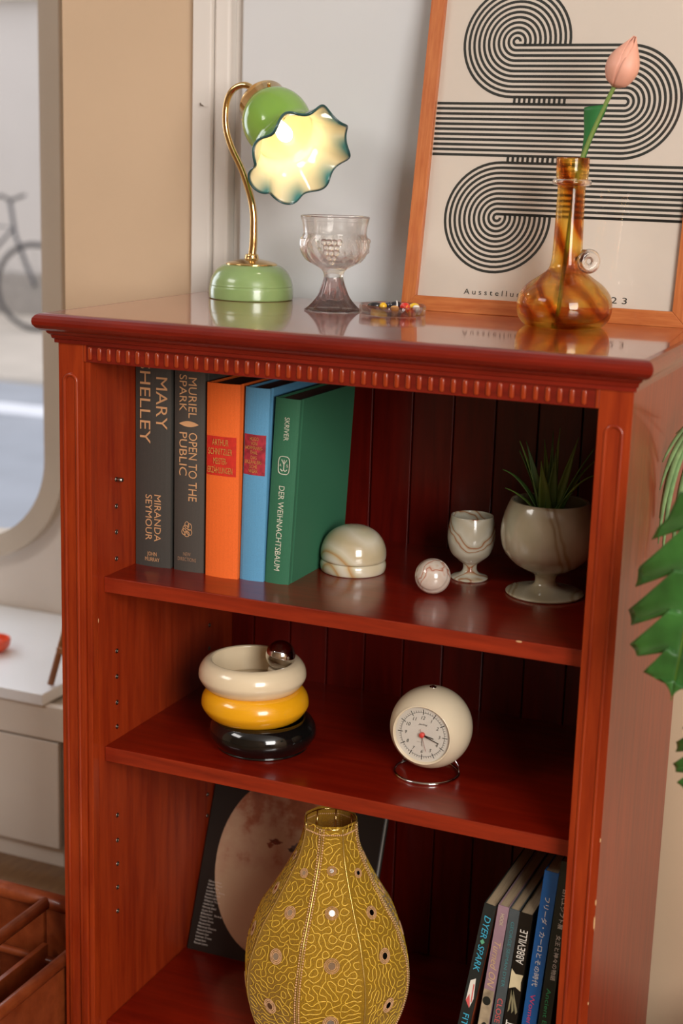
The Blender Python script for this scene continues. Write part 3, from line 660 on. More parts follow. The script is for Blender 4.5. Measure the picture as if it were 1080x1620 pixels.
part('goblet_body', lathe(PG, 160, gob_fn), crys, gg, True)
gs = []
def on_gob(a, z, rr=.0042):
    R_ = np.interp(z, [.058, .065, .076, .086, .0955], [.026, .037, .043, .044, .0415]); return sphere(rr, (R_*math.cos(a), R_*math.sin(a), z), 12, 8)
for c0 in (-1.25, .85, 2.9):
    for row, cnt in enumerate((4, 3, 3, 2, 1)):
        for k in range(cnt): gs.append(on_gob(c0+(k-(cnt-1)/2)*.15, .0885-row*.0062))
gr = part('grape_relief', merge(*gs), crys, gg, True); gr['kind'] = 'stuff'
lf = []
for c0 in (-2.3, -.2, 1.9, 4.0):
    for q in (-.28, -.14, 0, .14, .28):
        P = []
        for t in (0, .35, .7, 1):
            z = .062+t*.030; R_ = np.interp(z, [.058, .065, .076, .086, .0955], [.026, .037, .043, .044, .0415])+.0004
            a = c0+q*t; P.append((R_*math.cos(a), R_*math.sin(a), z))
        lf.append(tube(spline(P, 3), .0010, 6))
gr = part('leaf_relief', merge(*lf), crys, gg, True); gr['kind'] = 'stuff'
# ------------------------------------------------------------------ glass tray with beads
ty = thing('glass_tray', 'low clear faceted glass dish in front of the poster frame', 'dish', (.3290, .2622, H))
def oct_fn(r, z, a, j):
    return r*(1+.03*math.cos(8*a)), z
tray_glass = glass('thin_clear_tray_glass', (1, .99, .97), .01, 1.5, .55)
part('tray_body', lathe([(.040, 0), (.0425, .0008), (.0435, .011), (.0425, .0125), (.0405, .0120), (.0390, .0045), (.0001, .0035)], 96, oct_fn), tray_glass, ty, True)
def bead(name, lab, x, y, z, col, L_, r_, rz, stripe=None):
    r_ *= 1.15
    t = thing(name, lab, 'bead', (.3290+x, .2622+y, H+z), (0, 0, rz), 'glass beads in the clear dish')
    m = flat(name+'_glass_'+col, col, .15, .05, coat=.6)
    part('bead_body', sphere(r_, (0, 0, r_), 20, 12, (L_/r_, 1, 1)), m, t, True)
    if stripe:
        part('stripe', tube([(.1*L_, r_*1.0*math.cos(a), r_+r_*1.0*math.sin(a)) for a in [2*math.pi*i/24 for i in range(24)]], .0010, 6, closed=True), flat(stripe+'_stripe', stripe, .2), t, True)
bead('glass_bead', 'long black glass bead at the left of the clear dish', -.026, .004, .0047, '15151c', .0095, .0038, .3)
bead('glass_bead', 'yellow glass bead next to the long black bead in the dish', -.0125, -.001, .0047, 'e5b51e', .0050, .0042, .9)
bead('glass_bead', 'black glass bead with white band in the middle of the dish', .0020, .006, .0047, '131420', .0090, .0050, .5, 'f2f0ea')
bead('glass_bead', 'bright red glass bead right of the banded black bead', .0155, .003, .0047, 'd8281c', .0070, .0048, -.3)
bead('glass_bead', 'lemon yellow glass bead toward the right of the dish', .0260, .009, .0047, 'ecc228', .0070, .0046, .7)
bead('glass_bead', 'small scarlet bead with orange band at the front of the dish', .0235, -.0105, .0047, 'e0301c', .0048, .0036, .1, 'f08a28')
bead('glass_bead', 'white glass bead near the right rim of the dish', .0325, -.001, .0047, 'e9e4dc', .0050, .0040, .2)
bead('glass_bead', 'dark blue glass bead at the back of the dish', -.0100, .0140, .0047, '1c2348', .0080, .0042, -.4)
bead('glass_bead', 'amber glass bead at the front centre of the dish', .0080, -.0130, .0047, 'c88f4a', .0065, .0034, -.2)
# ------------------------------------------------------------------ poster
TL = math.radians(10)
pf = thing('framed_poster', 'oak framed poster of black looping stripes leaning on the wall', 'poster', (.3100, .340, H), (-TL, 0, 0))
FW, FH, fw = .377, .492, .0196
def bar(P, y0=0, y1=.014):
    V = [(x, y0, z) for x, z in P]+[(x, y1, z) for x, z in P]
    return V, [(3, 2, 1, 0), (4, 5, 6, 7)]+[(i, (i+1) % 4, (i+1) % 4+4, i+4) for i in range(4)]
part('frame_bar', bar([(0, 0), (FW, 0), (FW-fw, fw), (fw, fw)]), oak_h, pf, bevel=.0008)
part('frame_bar', bar([(0, FH), (0, 0), (fw, fw), (fw, FH-fw)]), oak_v, pf, bevel=.0008)
part('frame_bar', bar([(FW, 0), (FW, FH), (FW-fw, FH-fw), (FW-fw, fw)]), oak_v, pf, bevel=.0008)
part('frame_bar', bar([(FW, FH), (0, FH), (fw, FH-fw), (FW-fw, FH-fw)]), oak_h, pf, bevel=.0008)
part('backing_board', box(.006, FW-.006, .0095, .0125, .006, FH-.006), flat('brown_hardboard', '8a6a48', .8), pf)
sheet = part('poster_sheet', box(fw-.003, FW-fw+.003, .0080, .0092, fw-.003, FH-fw+.003), paper, pf)
part('glazing', ([(fw-.003, .0055, fw-.003), (FW-fw+.003, .0055, fw-.003), (FW-fw+.003, .0055, FH-fw+.003), (fw-.003, .0055, FH-fw+.003)], [(0, 1, 2, 3)]), pane_mat, pf)
p_, r1 = .0066, .0045; lw = .0035
c1 = (.1200, .3515); c2 = (.2680, .2765); c3 = (.1173, .1265)
uL, uR = fw+.0005, FW-fw-.0005
rb = []
def arc(c, r_, a0, a1, n=40): return [(c[0]+r_*math.cos(math.radians(a0+(a1-a0)*i/n)), c[1]+r_*math.sin(math.radians(a0+(a1-a0)*i/n))) for i in range(n+1)]
for j in range(11):
    r_ = r1+p_*j; o_ = r1+p_*(10-j)
    l1 = c1[1]-r1
    e0 = -math.degrees(math.asin(min(1, r1/r_)))
    P = [] if j == 0 else [(c1[0]+math.sqrt(max(r_*r_-r1*r1, 0)), l1)]
    P += arc(c1, r_, e0 if j else 0, 270)                # CCW round to the bottom
    P += [(c2[0], c1[1]-r_)]+arc(c2, o_, 90, -90)[1:]+[(uL, c2[1]-o_)]
    rb.append(ribbon(P, lw))
    P = [(uR, c3[1]+r_)]+[(c3[0], c3[1]+r_)]+arc(c3, r_, 90, 360+(-e0 if j else 0))[1:]
    rb.append(ribbon(P, lw))
    u_ = c1[0]+r_; rb.append(ribbon([(u_, .2815), (u_, .2715)], lw)); rb.append(ribbon([(u_-.0005, .2060), (u_-.0005, .1970)], lw))
rb.append(ribbon([(c3[0]+r1, c3[1]+r1), (uR, c3[1]+r1)], lw))
sv2 = merge(*rb)
V = [(v[0], .0078, v[1]) for v in sv2[0]]
part('printed_stripes', (V, sv2[1]), black_print, sheet)
text('A u s s t e l l u n g', (.0850, .0092), (.0833, .0077, .0258), *HZ, black_print, sheet, align=(0, .25), bold=0)
text('1 9 2 3', (.0440, .0080), (.2985, .0077, .0255), *HZ, black_print, sheet, align=(1, 0), bold=0)
# ------------------------------------------------------------------ amber vase
am, nt, b = NT('swirled_amber_glass'); L = nt.links; setp(b, rough=.03, trans=1, ior=1.45)
tc = nt.nodes.new('ShaderNodeTexCoord'); mp = nt.nodes.new('ShaderNodeMapping'); mp.inputs['Rotation'].default_value = (.5, .6, .2); mp.inputs['Scale'].default_value = (1, 1, 1)
wv = nt.nodes.new('ShaderNodeTexWave'); wv.inputs['Scale'].default_value = 9; wv.inputs['Distortion'].default_value = 7; wv.inputs['Detail'].default_value = 2; wv.inputs['Detail Scale'].default_value = 1.2
cr = nt.nodes.new('ShaderNodeValToRGB')
for _ in range(2): cr.color_ramp.elements.new(.5)
for e, (pp, c) in zip(cr.color_ramp.elements, ((0, 'feecac'), (.58, 'fede8c'), (.80, 'f6bc60'), (.95, 'cf8a42'))): e.position = pp; e.color = (*lin(c), 1)
L.new(tc.outputs['Object'], mp.inputs[0]); L.new(mp.outputs[0], wv.inputs[0]); L.new(wv.outputs['Fac'], cr.inputs[0]); L.new(cr.outputs[0], b.inputs['Base Color'])
thin_mix(nt, b, .28, src=cr.outputs[0])
vs = thing('amber_vase', 'swirled amber glass bottle vase with a clear glass knob in front of the poster', 'vase', (.5519, .2627, H))
VP = prof([(.0400, 0), (.0470, .0012), (.0550, .0100), (.0578, .0240), (.0550, .0380), (.0460, .0500), (.0320, .0600), (.0225, .0680), (.0190, .0780), (.0178, .0950), (.0170, .1300), (.0166, .1640), (.0172, .1668), (.0192, .1800), (.0196, .1985), (.0188, .1995), (.0168, .1985), (.0166, .1800), (.0145, .1650), (.0148, .1300), (.0156, .0950), (.0168, .0780), (.0205, .0670), (.0300, .0570), (.0430, .0460), (.0515, .0360), (.0545, .0240), (.0510, .0120), (.0400, .0060), (.0001, .0060)], 4)
part('vase_body', lathe(VP, 96), am, vs, True)
part('collar_ring', tube([(.0196*math.cos(a), .0196*math.sin(a), .1715) for a in [2*math.pi*i/60 for i in range(60)]], .0040, 12, closed=True), glass('pale_pink_glass_ring', (1, .86, .74)), vs, True)
kn = part('glass_knob', xf(tube([(.0088*math.cos(a), 0, .0088*math.sin(a)) for a in [2*math.pi*i/40 for i in range(40)]], .0060, 18, closed=True), Matrix.Rotation(.6, 4, 'Z')), crys, vs, True, loc=(.0290, -.0090, .0800), label='clear glass knob')
part('knob_stub', tube([(.014, -.003, .080), (.0215, -.006, .0860), (.0245, -.008, .0905)], [.0045, .0055, .0052], 14), flat('dark_amber_stub', '4a2412', .15), vs, True)
# tulip standing in the vase
tu = thing('artificial_tulip', 'single peach pink tulip standing in the amber vase', 'flower', (.5519, .2627, H))
stemg = flat('olive_stem_green', '6f8a3c', .5, .08); tleaf = flat('tulip_leaf_green', '266b33', .45, .12, 50, stretch=(1, 1, .3))
SPt = spline([(-.008, 0, .0085), (-.003, 0, .07), (.002, 0, .14), (.0078, 0, .1888), (.022, 0, .2328), (.0440, 0, .2840)], 6)
part('stem', tube(SPt, .0026, 10), stemg, tu, True)
petal = flat('peach_pink_petal', 'e9a78f', .5, .07, 40, stretch=(1, 1, .3), sss=.1)
ba = Vector((.0440, 0, .2820)); bt_ = Vector((.0640, -.002, .3380)); ax = (bt_-ba).normalized()
QM = Matrix.Translation(ba) @ ax.to_track_quat('Z', 'Y').to_matrix().to_4x4()
Lb = (bt_-ba).length
for k, (a0, span, rs) in enumerate(((-2.0, .98, 1.0), (.1, .98, 1.0), (2.2, .98, 1.0), (-.95, 1.1, .91), (1.15, 1.1, .91), (3.25, 1.1, .91))):
    def fn(u, v, a0=a0, span=span, rs=rs):
        z = v*Lb; r_ = .0215*rs*(math.sin(math.pi*min(1, v*.80+.10))**.75)*(1-.80*v**2.6)
        if v < .04: r_ *= .5
        wz = 1 if v < .45 else max(.04, math.cos((v-.45)/.55*math.pi/2)**.7)
        a = a0+(u-.5)*2*span*wz
        rr = r_*(1+.04*math.cos((u-.5)*math.pi*2))
        return (rr*math.cos(a), rr*math.sin(a), z-.002*abs(u-.5))
    o = part('petal', xf(grid(13, 16, fn), QM), petal, tu, True)
    s_ = o.modifiers.new('solid', 'SOLIDIFY'); s_.thickness = .0008
# leaf wrapping the stem, flat cut top
def tl_fn(u, v):
    c = Vector((.0105, 0, .1975)).lerp(Vector((.0235, 0, .2600)), v)
    q = (u-.5)*2; wd = .0034+.0135*v**1.9
    a = q*(2.8-1.8*v)
    x_ = c.x+wd*math.sin(a)*(1.0); y_ = -wd*math.cos(a)*.6*(1-v*.5)+.002
    return (x_, y_, c.z+.002*q*v)
o = part('leaf', grid(17, 14, tl_fn), tleaf, tu, True); s_ = o.modifiers.new('solid', 'SOLIDIFY'); s_.thickness = .0007
# ------------------------------------------------------------------ art book leaning at the back of the bottom shelf
ar = thing('leaning_art_book', 'large dark art book with an oval painting leaning behind the lampshade', 'book', (.0475, .2470, S3), (math.radians(-21), 0, math.radians(1)))
AW, AH = .272, .325
part('cover', box(0, AW, 0, .003, 0, AH), flat('dark_brown_laminated_cover', '29211c', .4, .05, 8, spec=.25), ar, bevel=.0006)
part('page_block', box(.003, AW-.002, .0031, .016, .003, AH-.002), flat('pale_page_edges', 'd6cec2', .7), ar)
part('back_cover', box(0, AW, .0161, .019, 0, AH), flat('dark_brown_back_cover', '2e2723', .35), ar)
om, nt, b = NT('faded_fresco_print'); L = nt.links; setp(b, rough=.4, coat=.2)
tc = nt.nodes.new('ShaderNodeTexCoord'); n1 = nt.nodes.new('ShaderNodeTexNoise'); n1.inputs['Scale'].default_value = 18; n1.inputs['Detail'].default_value = 6; n1.inputs['Roughness'].default_value = .6
L.new(tc.outputs['Object'], n1.inputs[0])
sx = nt.nodes.new('ShaderNodeSeparateXYZ'); L.new(tc.outputs['Object'], sx.inputs[0])
mr = nt.nodes.new('ShaderNodeMapRange'); mr.inputs[1].default_value = .10; mr.inputs[2].default_value = .26; mr.inputs[3].default_value = -.16; mr.inputs[4].default_value = .22
L.new(sx.outputs[2], mr.inputs[0]); ad = nt.nodes.new('ShaderNodeMath'); ad.operation = 'ADD'; L.new(mr.outputs[0], ad.inputs[0]); L.new(n1.outputs[0], ad.inputs[1])
cr = nt.nodes.new('ShaderNodeValToRGB')
for _ in range(2): cr.color_ramp.elements.new(.5)
for e, (pp, c) in zip(cr.color_ramp.elements, ((.40, 'c9a887'), (.56, 'c0987a'), (.66, 'a5603f'), (.80, '7a3f2c'))): e.position = pp; e.color = (*lin(c), 1)
L.new(ad.outputs[0], cr.inputs[0]); L.new(cr.outputs[0], b.inputs['Base Color'])
oc, oa, ob = (.124, .142), .102, .132
V = [(oc[0]+oa*math.cos(t), -.0003, min(oc[1]+ob*math.sin(t), AH-.001)) for t in [2*math.pi*i/64 for i in range(64)]]
part('oval_print', (V, [tuple(range(64))]), om, ar)
for (ex, ez, ea, eb, c) in ((.112, .178, .010, .0035, '7c3a22'), (.104, .172, .005, .004, '8a4a30'), (.146, .175, .008, .006, '6b5c5e'), (.138, .171, .005, .003, '4a3a3a')):
    part('painted_figure', ([(ex+ea*math.cos(t)*(1+.25*math.sin(5*t)), -.0006, ez+eb*math.sin(t)*(1+.3*math.cos(4*t))) for t in [2*math.pi*i/24 for i in range(24)]], [tuple(range(24))]), flat('painted_figure_'+c, c, .6, .2, 200), ar)
names_ = ['Amerigo Vana', 'Berto Lissoni', 'Carla Fidenz', 'Dario Molin', 'Elsa Pratesi', 'Fabio Trento', 'Gina Alberi', 'Hugo Ferrant', 'Irma Colonna Lande', 'Jacopo Rede', 'Karin Sole', 'Livia Marr', 'Mara Dente', 'Nico Bassi Verdi', 'Otto Lema', 'Pia Rovelli']
for k in range(20):
    L_ = (.022, .018, .026, .020, .024, .030, .019, .023, .021, .034, .018)[k % 11]
    body = ''.join(random.choice('aeinorstlmcdu') if q % 7 else ' ' for q in range(12)).strip().title()
    text(body, (L_, .0026), (.010+.00035*k, -.0003, .010+.0048*k), *HZ, white_print, ar, name='cover_lettering', align=(0, 0))
# ------------------------------------------------------------------ embroidered lampshade
SC0 = Vector((.3278, .1150, S3))
ls = thing('embroidered_lampshade', 'mustard gold gourd-shaped beaded fabric lampshade on the bottom shelf', 'lampshade', tuple(SC0))
LP = [(.060, .002), (.078, .018), (.092, .038), (.102, .064), (.1085, .092), (.1100, .115), (.1075, .140), (.1010, .160), (.0905, .188), (.0790, .207), (.0665, .228), (.0535, .252), (.0425, .275), (.0365, .295), (.0340, .312), (.0338, .322)]
LS = prof(LP, 5); nL = len(LS)
# arc length
sl = [0]
for j in range(1, nL): sl.append(sl[-1]+math.hypot(LS[j][0]-LS[j-1][0], LS[j][1]-LS[j-1][1]))
slen = sl[-1]
thc = math.atan2(cy-SC0.y, cx-SC0.x)       # the panel facing the room
NP = 8; PH0 = thc+math.radians(4)
def shade_pt(a, s, out=0.0):
    r_ = np.interp(s, sl, [q[0] for q in LS]); z = np.interp(s, sl, [q[1] for q in LS])
    rel = ((a-PH0+math.pi/NP) % (2*math.pi/NP))-math.pi/NP        # angle from the panel centre
    rr = r_*math.cos(math.pi/NP)/math.cos(rel)*.45+r_*.55*(1-.02*math.cos(NP*rel))+out
    rr -= 0
    return (rr*math.cos(a), rr*math.sin(a), z)
fm2, nt, b = NT('mustard_mesh_fabric'); L = nt.links
setp(b, col=lin('a87c0c'), rough=.8)
b.inputs['Sheen Weight'].default_value = .3
tc = nt.nodes.new('ShaderNodeTexCoord'); vo = nt.nodes.new('ShaderNodeTexVoronoi'); vo.inputs['Scale'].default_value = 900
L.new(tc.outputs['Object'], vo.inputs[0])
cr = nt.nodes.new('ShaderNodeValToRGB'); e = cr.color_ramp.elements; e[0].position = .25; e[0].color = (*lin('86620a'), 1); e[1].position = .6; e[1].color = (*lin('c4950c'), 1)
L.new(vo.outputs['Distance'], cr.inputs[0]); L.new(cr.outputs[0], b.inputs['Base Color'])
tl = nt.nodes.new('ShaderNodeBsdfTranslucent'); tl.inputs[0].default_value = (*lin('b8860f'), 1); trn = nt.nodes.new('ShaderNodeBsdfTransparent')
m1 = nt.nodes.new('ShaderNodeMixShader'); m1.inputs[0].default_value = .3; m2 = nt.nodes.new('ShaderNodeMixShader'); m2.inputs[0].default_value = .14
L.new(b.outputs[0], m1.inputs[1]); L.new(tl.outputs[0], m1.inputs[2]); L.new(m1.outputs[0], m2.inputs[1]); L.new(trn.outputs[0], m2.inputs[2]); L.new(m2.outputs[0], nt.nodes['Material Output'].inputs[0])
cord = flat('bright_gold_cord', 'ecc040', .5, .1, 300); beadm = flat('champagne_beads', 'dcae80', .3, .15, 400, metal=.2); mirrorm = flat('mirror_disc', 'e8e6e2', .06, .02, metal=1)
wire = flat('bright_brass_wire', 'e0c070', .25, metal=.8)
for k in range(NP):
    a0 = PH0+(k-.5)*2*math.pi/NP
    def fn(u, v, a0=a0): return shade_pt(a0+u*2*math.pi/NP*.9999, v*slen)
    part('fabric_panel', grid(13, 60, fn), fm2, ls, True)
# vermicelli cord: zero contours of a band-limited random field, per panel
segs = []
st_ = .0017; lam = .0128
for k in range(NP):
    ac = PH0+k*2*math.pi/NP; ns = int(slen/st_); hwid = .11*math.pi/NP; nt_ = int(2*hwid/st_)
    S = (np.arange(ns+1)*slen/ns); T = np.linspace(-hwid, hwid, nt_+1)
    th = rng.uniform(0, 2*math.pi, 26); ph = rng.uniform(0, 2*math.pi, 26); kk = 2*math.pi/lam*rng.uniform(.85, 1.15, 26)
    G = np.zeros((ns+1, nt_+1))
    for q in range(26): G += np.cos(kk[q]*(np.cos(th[q])*S[:, None]+np.sin(th[q])*T[None, :])+ph[q])
    rad = np.interp(S, sl, [q[0] for q in LS])
    for i in range(ns):
        hw_ = rad[i]*math.pi/NP-.0035
        if hw_ < .006: continue
        js = np.nonzero((np.abs(T[:-1]) < hw_) & (np.abs(T[1:]) < hw_))[0]
        for j in js:
            a, b_, c, d_ = G[i, j], G[i, j+1], G[i+1, j+1], G[i+1, j]
            pts = []
            if a*b_ < 0: f = a/(a-b_); pts.append((S[i], T[j]+f*(T[j+1]-T[j])))
            if b_*c < 0: f = b_/(b_-c); pts.append((S[i]+f*(S[i+1]-S[i]), T[j+1]))
            if c*d_ < 0: f = c/(c-d_); pts.append((S[i+1], T[j+1]+f*(T[j]-T[j+1])))
            if d_*a < 0: f = d_/(d_-a); pts.append((S[i+1]+f*(S[i]-S[i+1]), T[j]))
            if len(pts) == 2:
                segs.append([shade_pt(ac+t/max(rad[i], .02), s, .0006) for s, t in pts])
A = np.array([s[0] for s in segs]); B = np.array([s[1] for s in segs]); dd = B-A; ln = np.linalg.norm(dd, axis=1); ok = ln > 1e-5; A, B, dd, ln = A[ok], B[ok], dd[ok], ln[ok]; dd /= ln[:, None]
nrm = A.copy(); nrm[:, 2] = 0; nrm /= np.linalg.norm(nrm, axis=1)[:, None]
sd_ = np.cross(dd, nrm); sd_ /= np.linalg.norm(sd_, axis=1)[:, None]; rc = .00050
A2 = A-dd*rc*.5; B2 = B+dd*rc*.5
V = np.concatenate([A2+sd_*rc, A2+nrm*rc*1.3, A2-sd_*rc, B2+sd_*rc, B2+nrm*rc*1.3, B2-sd_*rc], 1).reshape(-1, 3)
Fc = []
for q in range(len(A)): o_ = 6*q; Fc += [(o_, o_+1, o_+4, o_+3), (o_+1, o_+2, o_+5, o_+4)]
vc_ = part('vermicelli_cord', (V, Fc), cord, ls, True); vc_['kind'] = 'stuff'
# seams: beaded at the front-left, bright wires elsewhere
for k in range(NP):
    a = PH0+(k+.5)*2*math.pi/NP
    beaded = k in (NP-1, 3, 1)
    P = [shade_pt(a, s, .0008) for s in np.linspace(0, slen-.002, 60)]
    part('seam_wire', tube(P, .0008, 6), wire, ls, True)
    if beaded:
        bs = []
        for sgn in (-1, 1):
            for s in np.linspace(.002, slen-.004, 105):
                r_ = np.interp(s, sl, [q[0] for q in LS]); p = shade_pt(a+sgn*.0026/r_, s, .0010)
                bs.append(sphere(.0013, p, 6, 4))
        o = part('seam_beads', merge(*bs), beadm, ls, True); o['kind'] = 'stuff'
for s, nm in ((slen-.011, 'neck_beads'), (.003, 'bottom_rim_beads')):
    r_ = np.interp(s, sl, [q[0] for q in LS]); nb = int(2*math.pi*r_/.0026)
    o = part(nm, merge(*[sphere(.0013, shade_pt(2*math.pi*q/nb, s, .0008), 6, 4) for q in range(nb)]), beadm, ls, True); o['kind'] = 'stuff'
# medallions
bs = []
for rr, cnt in ((.0052, 20), (.0074, 27), (.0094, 34)):
    for q in range(cnt): t = 2*math.pi*q/cnt; bs.append(sphere(.0009, (rr*math.cos(t), rr*math.sin(t), .0008), 6, 4))
ringm = mesh('bead_ring', *merge(*bs), beadm, True)
discm = mesh('mirror_disc', *lathe([(.0001, .0008), (.0044, .0008), (.0046, 0)], 14), mirrorm, False)
backm = mesh('medallion', *lathe([(.0001, .0004), (.0100, .0003), (.0102, 0)], 22), flat('olive_gold_felt', '94701c', .8), False)
def z2s(z): return np.interp(z, [q[1] for q in LS], sl)
for k in range(NP):
    for q, z in enumerate((.268, .222, .165, .092, .028) if k % 2 == 0 else (.260, .214, .163, .098, .036)):
        s = z2s(z); a = PH0+k*2*math.pi/NP; sc = (.62, .85, .98, 1.0, .9)[q]
        p0 = Vector(shade_pt(a, s, .0010)); pu = Vector(shade_pt(a, s+.003)); pl_ = Vector(shade_pt(a+.02, s))
        pc = Vector(shade_pt(a, s)); nn = (pl_-pc).cross(pu-pc).normalized()
        md = part('medallion', backm, None, ls, loc=p0); md.rotation_euler = nn.to_track_quat('Z', 'Y').to_euler(); md.scale = (sc, sc, sc)
        part('bead_ring', ringm, None, md); part('mirror_disc', discm, None, md, loc=(0, 0, .0005))
# wire skeleton ring inside the neck
part('spider_fitting', merge(tube([(.0325*math.cos(a), .0325*math.sin(a), .318) for a in [2*math.pi*i/40 for i in range(40)]], .0010, 6, closed=True), *[tube([(.032*math.cos(a), .032*math.sin(a), .318), (.0335*math.cos(a), .0335*math.sin(a), .27)], .0010, 6) for a in [k*math.pi/4+.2 for k in range(8)]]), brass, ls, True)
# ------------------------------------------------------------------ leaning art paperbacks, bottom right
def paperback(label, x, w_, h, tilt, cov, pages, y0=.058, depth=.20, name='art_book'):
    t = thing(name, label, 'book', (x, y0, S3), (0, tilt, 0), 'art books leaning at the right of the bottom shelf')
    part('cover', merge(box(0, w_, 0, .0012, 0, h), box(0, .0011, .0012, depth, 0, h), box(w_-.0011, w_, .0012, depth, 0, h)), cov, t)
    part('page_block', box(.0012, w_-.0012, .0013, depth-.001, .001, h-.0015), pages, t)
    return t
def scover(name, col, rough=.35): return flat(name, col, rough, .04, 60)
cyan = flat('cyan_ink', '45b5d6', .5); coral = flat('coral_ink', 'd8605e', .5); mint = flat('mint_ink', '62b08a', .5); creamk = flat('cream_ink', 'd8c9a2', .5); pink = flat('pink_ink', 'dd4a72', .5); tealk = flat('teal_ink', '4e8b90', .5)
a1 = paperback('black spined art book with cyan DYER SPARK lettering, leftmost of the leaning row', .5120, .0150, .284, .150, scover('black_green_cover', '262b29'), pages_light)
text('DYER', (.030, .0078), (.0078, -.0003, .2535), *TB, cyan, a1, bold=.03, shear=.2); text('SPARK', (.036, .0078), (.0078, -.0003, .2105), *TB, cyan, a1, bold=.03, shear=.2)
V = [(.0078+.0030*math.cos(t), -.0006, .2335+.0038*math.sin(t)) for t in (0, math.pi/2, math.pi, 1.5*math.pi)]; part('diamond_mark', (V, [(0, 1, 2, 3)]), mint, a1)
part('emblem', ([(.004, -.0006, .178), (.010, -.0006, .183), (.0125, -.0006, .155), (.0095, -.0006, .141), (.0035, -.0006, .150)], [(0, 1, 2, 3, 4)]), white_print, a1)
part('emblem', merge(([(.0035, -.0008, .150), (.0095, -.0008, .141), (.0100, -.0008, .144), (.0065, -.0008, .160)], [(0, 1, 2, 3)]), ([(.0085, -.0008, .175), (.0100, -.0008, .174), (.0110, -.0008, .150), (.0098, -.0008, .149)], [(0, 1, 2, 3)])), coral, a1)
text('FIT TO BE ...', (.072, .0078), (.0078, -.0003, .096), *TB, cyan, a1, bold=.03)
part('cover_picture', box(.0150, .0153, .004, .19, .01, .28), flat('burnt_orange_cover_picture', '8a3c1c', .5, .45, 25), a1)
a2 = paperback('mauve and cream spined art book with brown Turned ON lettering', .5420, .0135, .284, .105, scover('mauve_cover', '9a7c86'), pages_light)
part('cream_band', box(.0002, .0133, -.0006, -.0001, .001, .170), flat('cream_blotched_print', 'b3a083', .5, .25, 40), a2)
for (ex, ez, ea, eb) in ((.006, .155, .005, .006), (.008, .118, .004, .008), (.004, .098, .003, .010)):
    part('ink_blotch', ([(ex+ea*math.cos(t), -.0009, ez+eb*math.sin(t)) for t in [2*math.pi*i/20 for i in range(20)]], [tuple(range(20))]), black_print, a2)
text('HOOK', (.016, .0045), (.0070, -.0003, .266), *TB, creamk, a2)
text('Turned ON', (.062, .0085), (.0070, -.0003, .205), *TB, flat('tan_ink', 'cfae84', .5), a2, bold=.01, shear=.3)
a3 = paperback('slate grey spined art book with coral CLOSE COVER lettering', .5605, .0125, .282, .090, scover('slate_cover', '4b5254'), pages_light)
text('GEORGE·SEIMAN·DYER', (.088, .0040), (.0062, -.0003, .222), *TB, tealk, a3, bold=.02)
text('CLOSE COVER', (.074, .0066), (.0062, -.0003, .125), *TB, coral, a3, bold=.03)
a4 = paperback('black spined art book with cream flower and upward ABBEVILLE lettering', .5760, .0160, .280, .080, scover('black_cover', '15130f'), pages_light)
text('ABBEVILLE', (.045, .0095), (.0085, -.0003, .236), *BT, white_print, a4, bold=.02)
text('SHIRT', (.036, .0110), (.0085, -.0003, .118), *BT, white_print, a4, bold=.04)
part('flower_print', ([(.0005, -.0004, .205), (.006, -.0004, .199), (.0155, -.0004, .200), (.0140, -.0004, .190), (.0150, -.0004, .178), (.008, -.0004, .182), (.0005, -.0004, .178)], [tuple(range(7))]), creamk, a4)
for dx in (.003, .008, .013): part('flower_stalk', ([(.004, -.0004, .178), (.006, -.0004, .178), (dx+.002, -.0004, .150), (dx, -.0004, .146)], [(0, 1, 2, 3)]), flat('olive_ink', '8a8262', .5), a4)
a5 = paperback('tall blue spined art book with white Japanese title', .5985, .0172, .340, .078, scover('royal_blue_cover', '1f5ea0'), pages_light)
text('フリーダ・カーロとその時代', (.118, .0070), (.0085, -.0003, .248), *TB, white_print, a5, bold=.01)
text('Women Surrealists', (.100, .0060), (.0085, -.0003, .128), *TB, pink, a5, bold=.02)
a6 = paperback('tall dark green spined art book at the far right against the post', .6195, .0150, .356, .068, scover('dark_green_cover', '24302b'), pages_light)
text('古代エジプト展　女王と神々の物語', (.120, .0060), (.0100, -.0003, .262), *TB, white_print, a6, bold=.01)
text('Ancient Egypt in Torino', (.120, .0070), (.0065, -.0003, .130), *TB, flat('bright_green_ink', '3fae72', .5), a6, bold=.02)
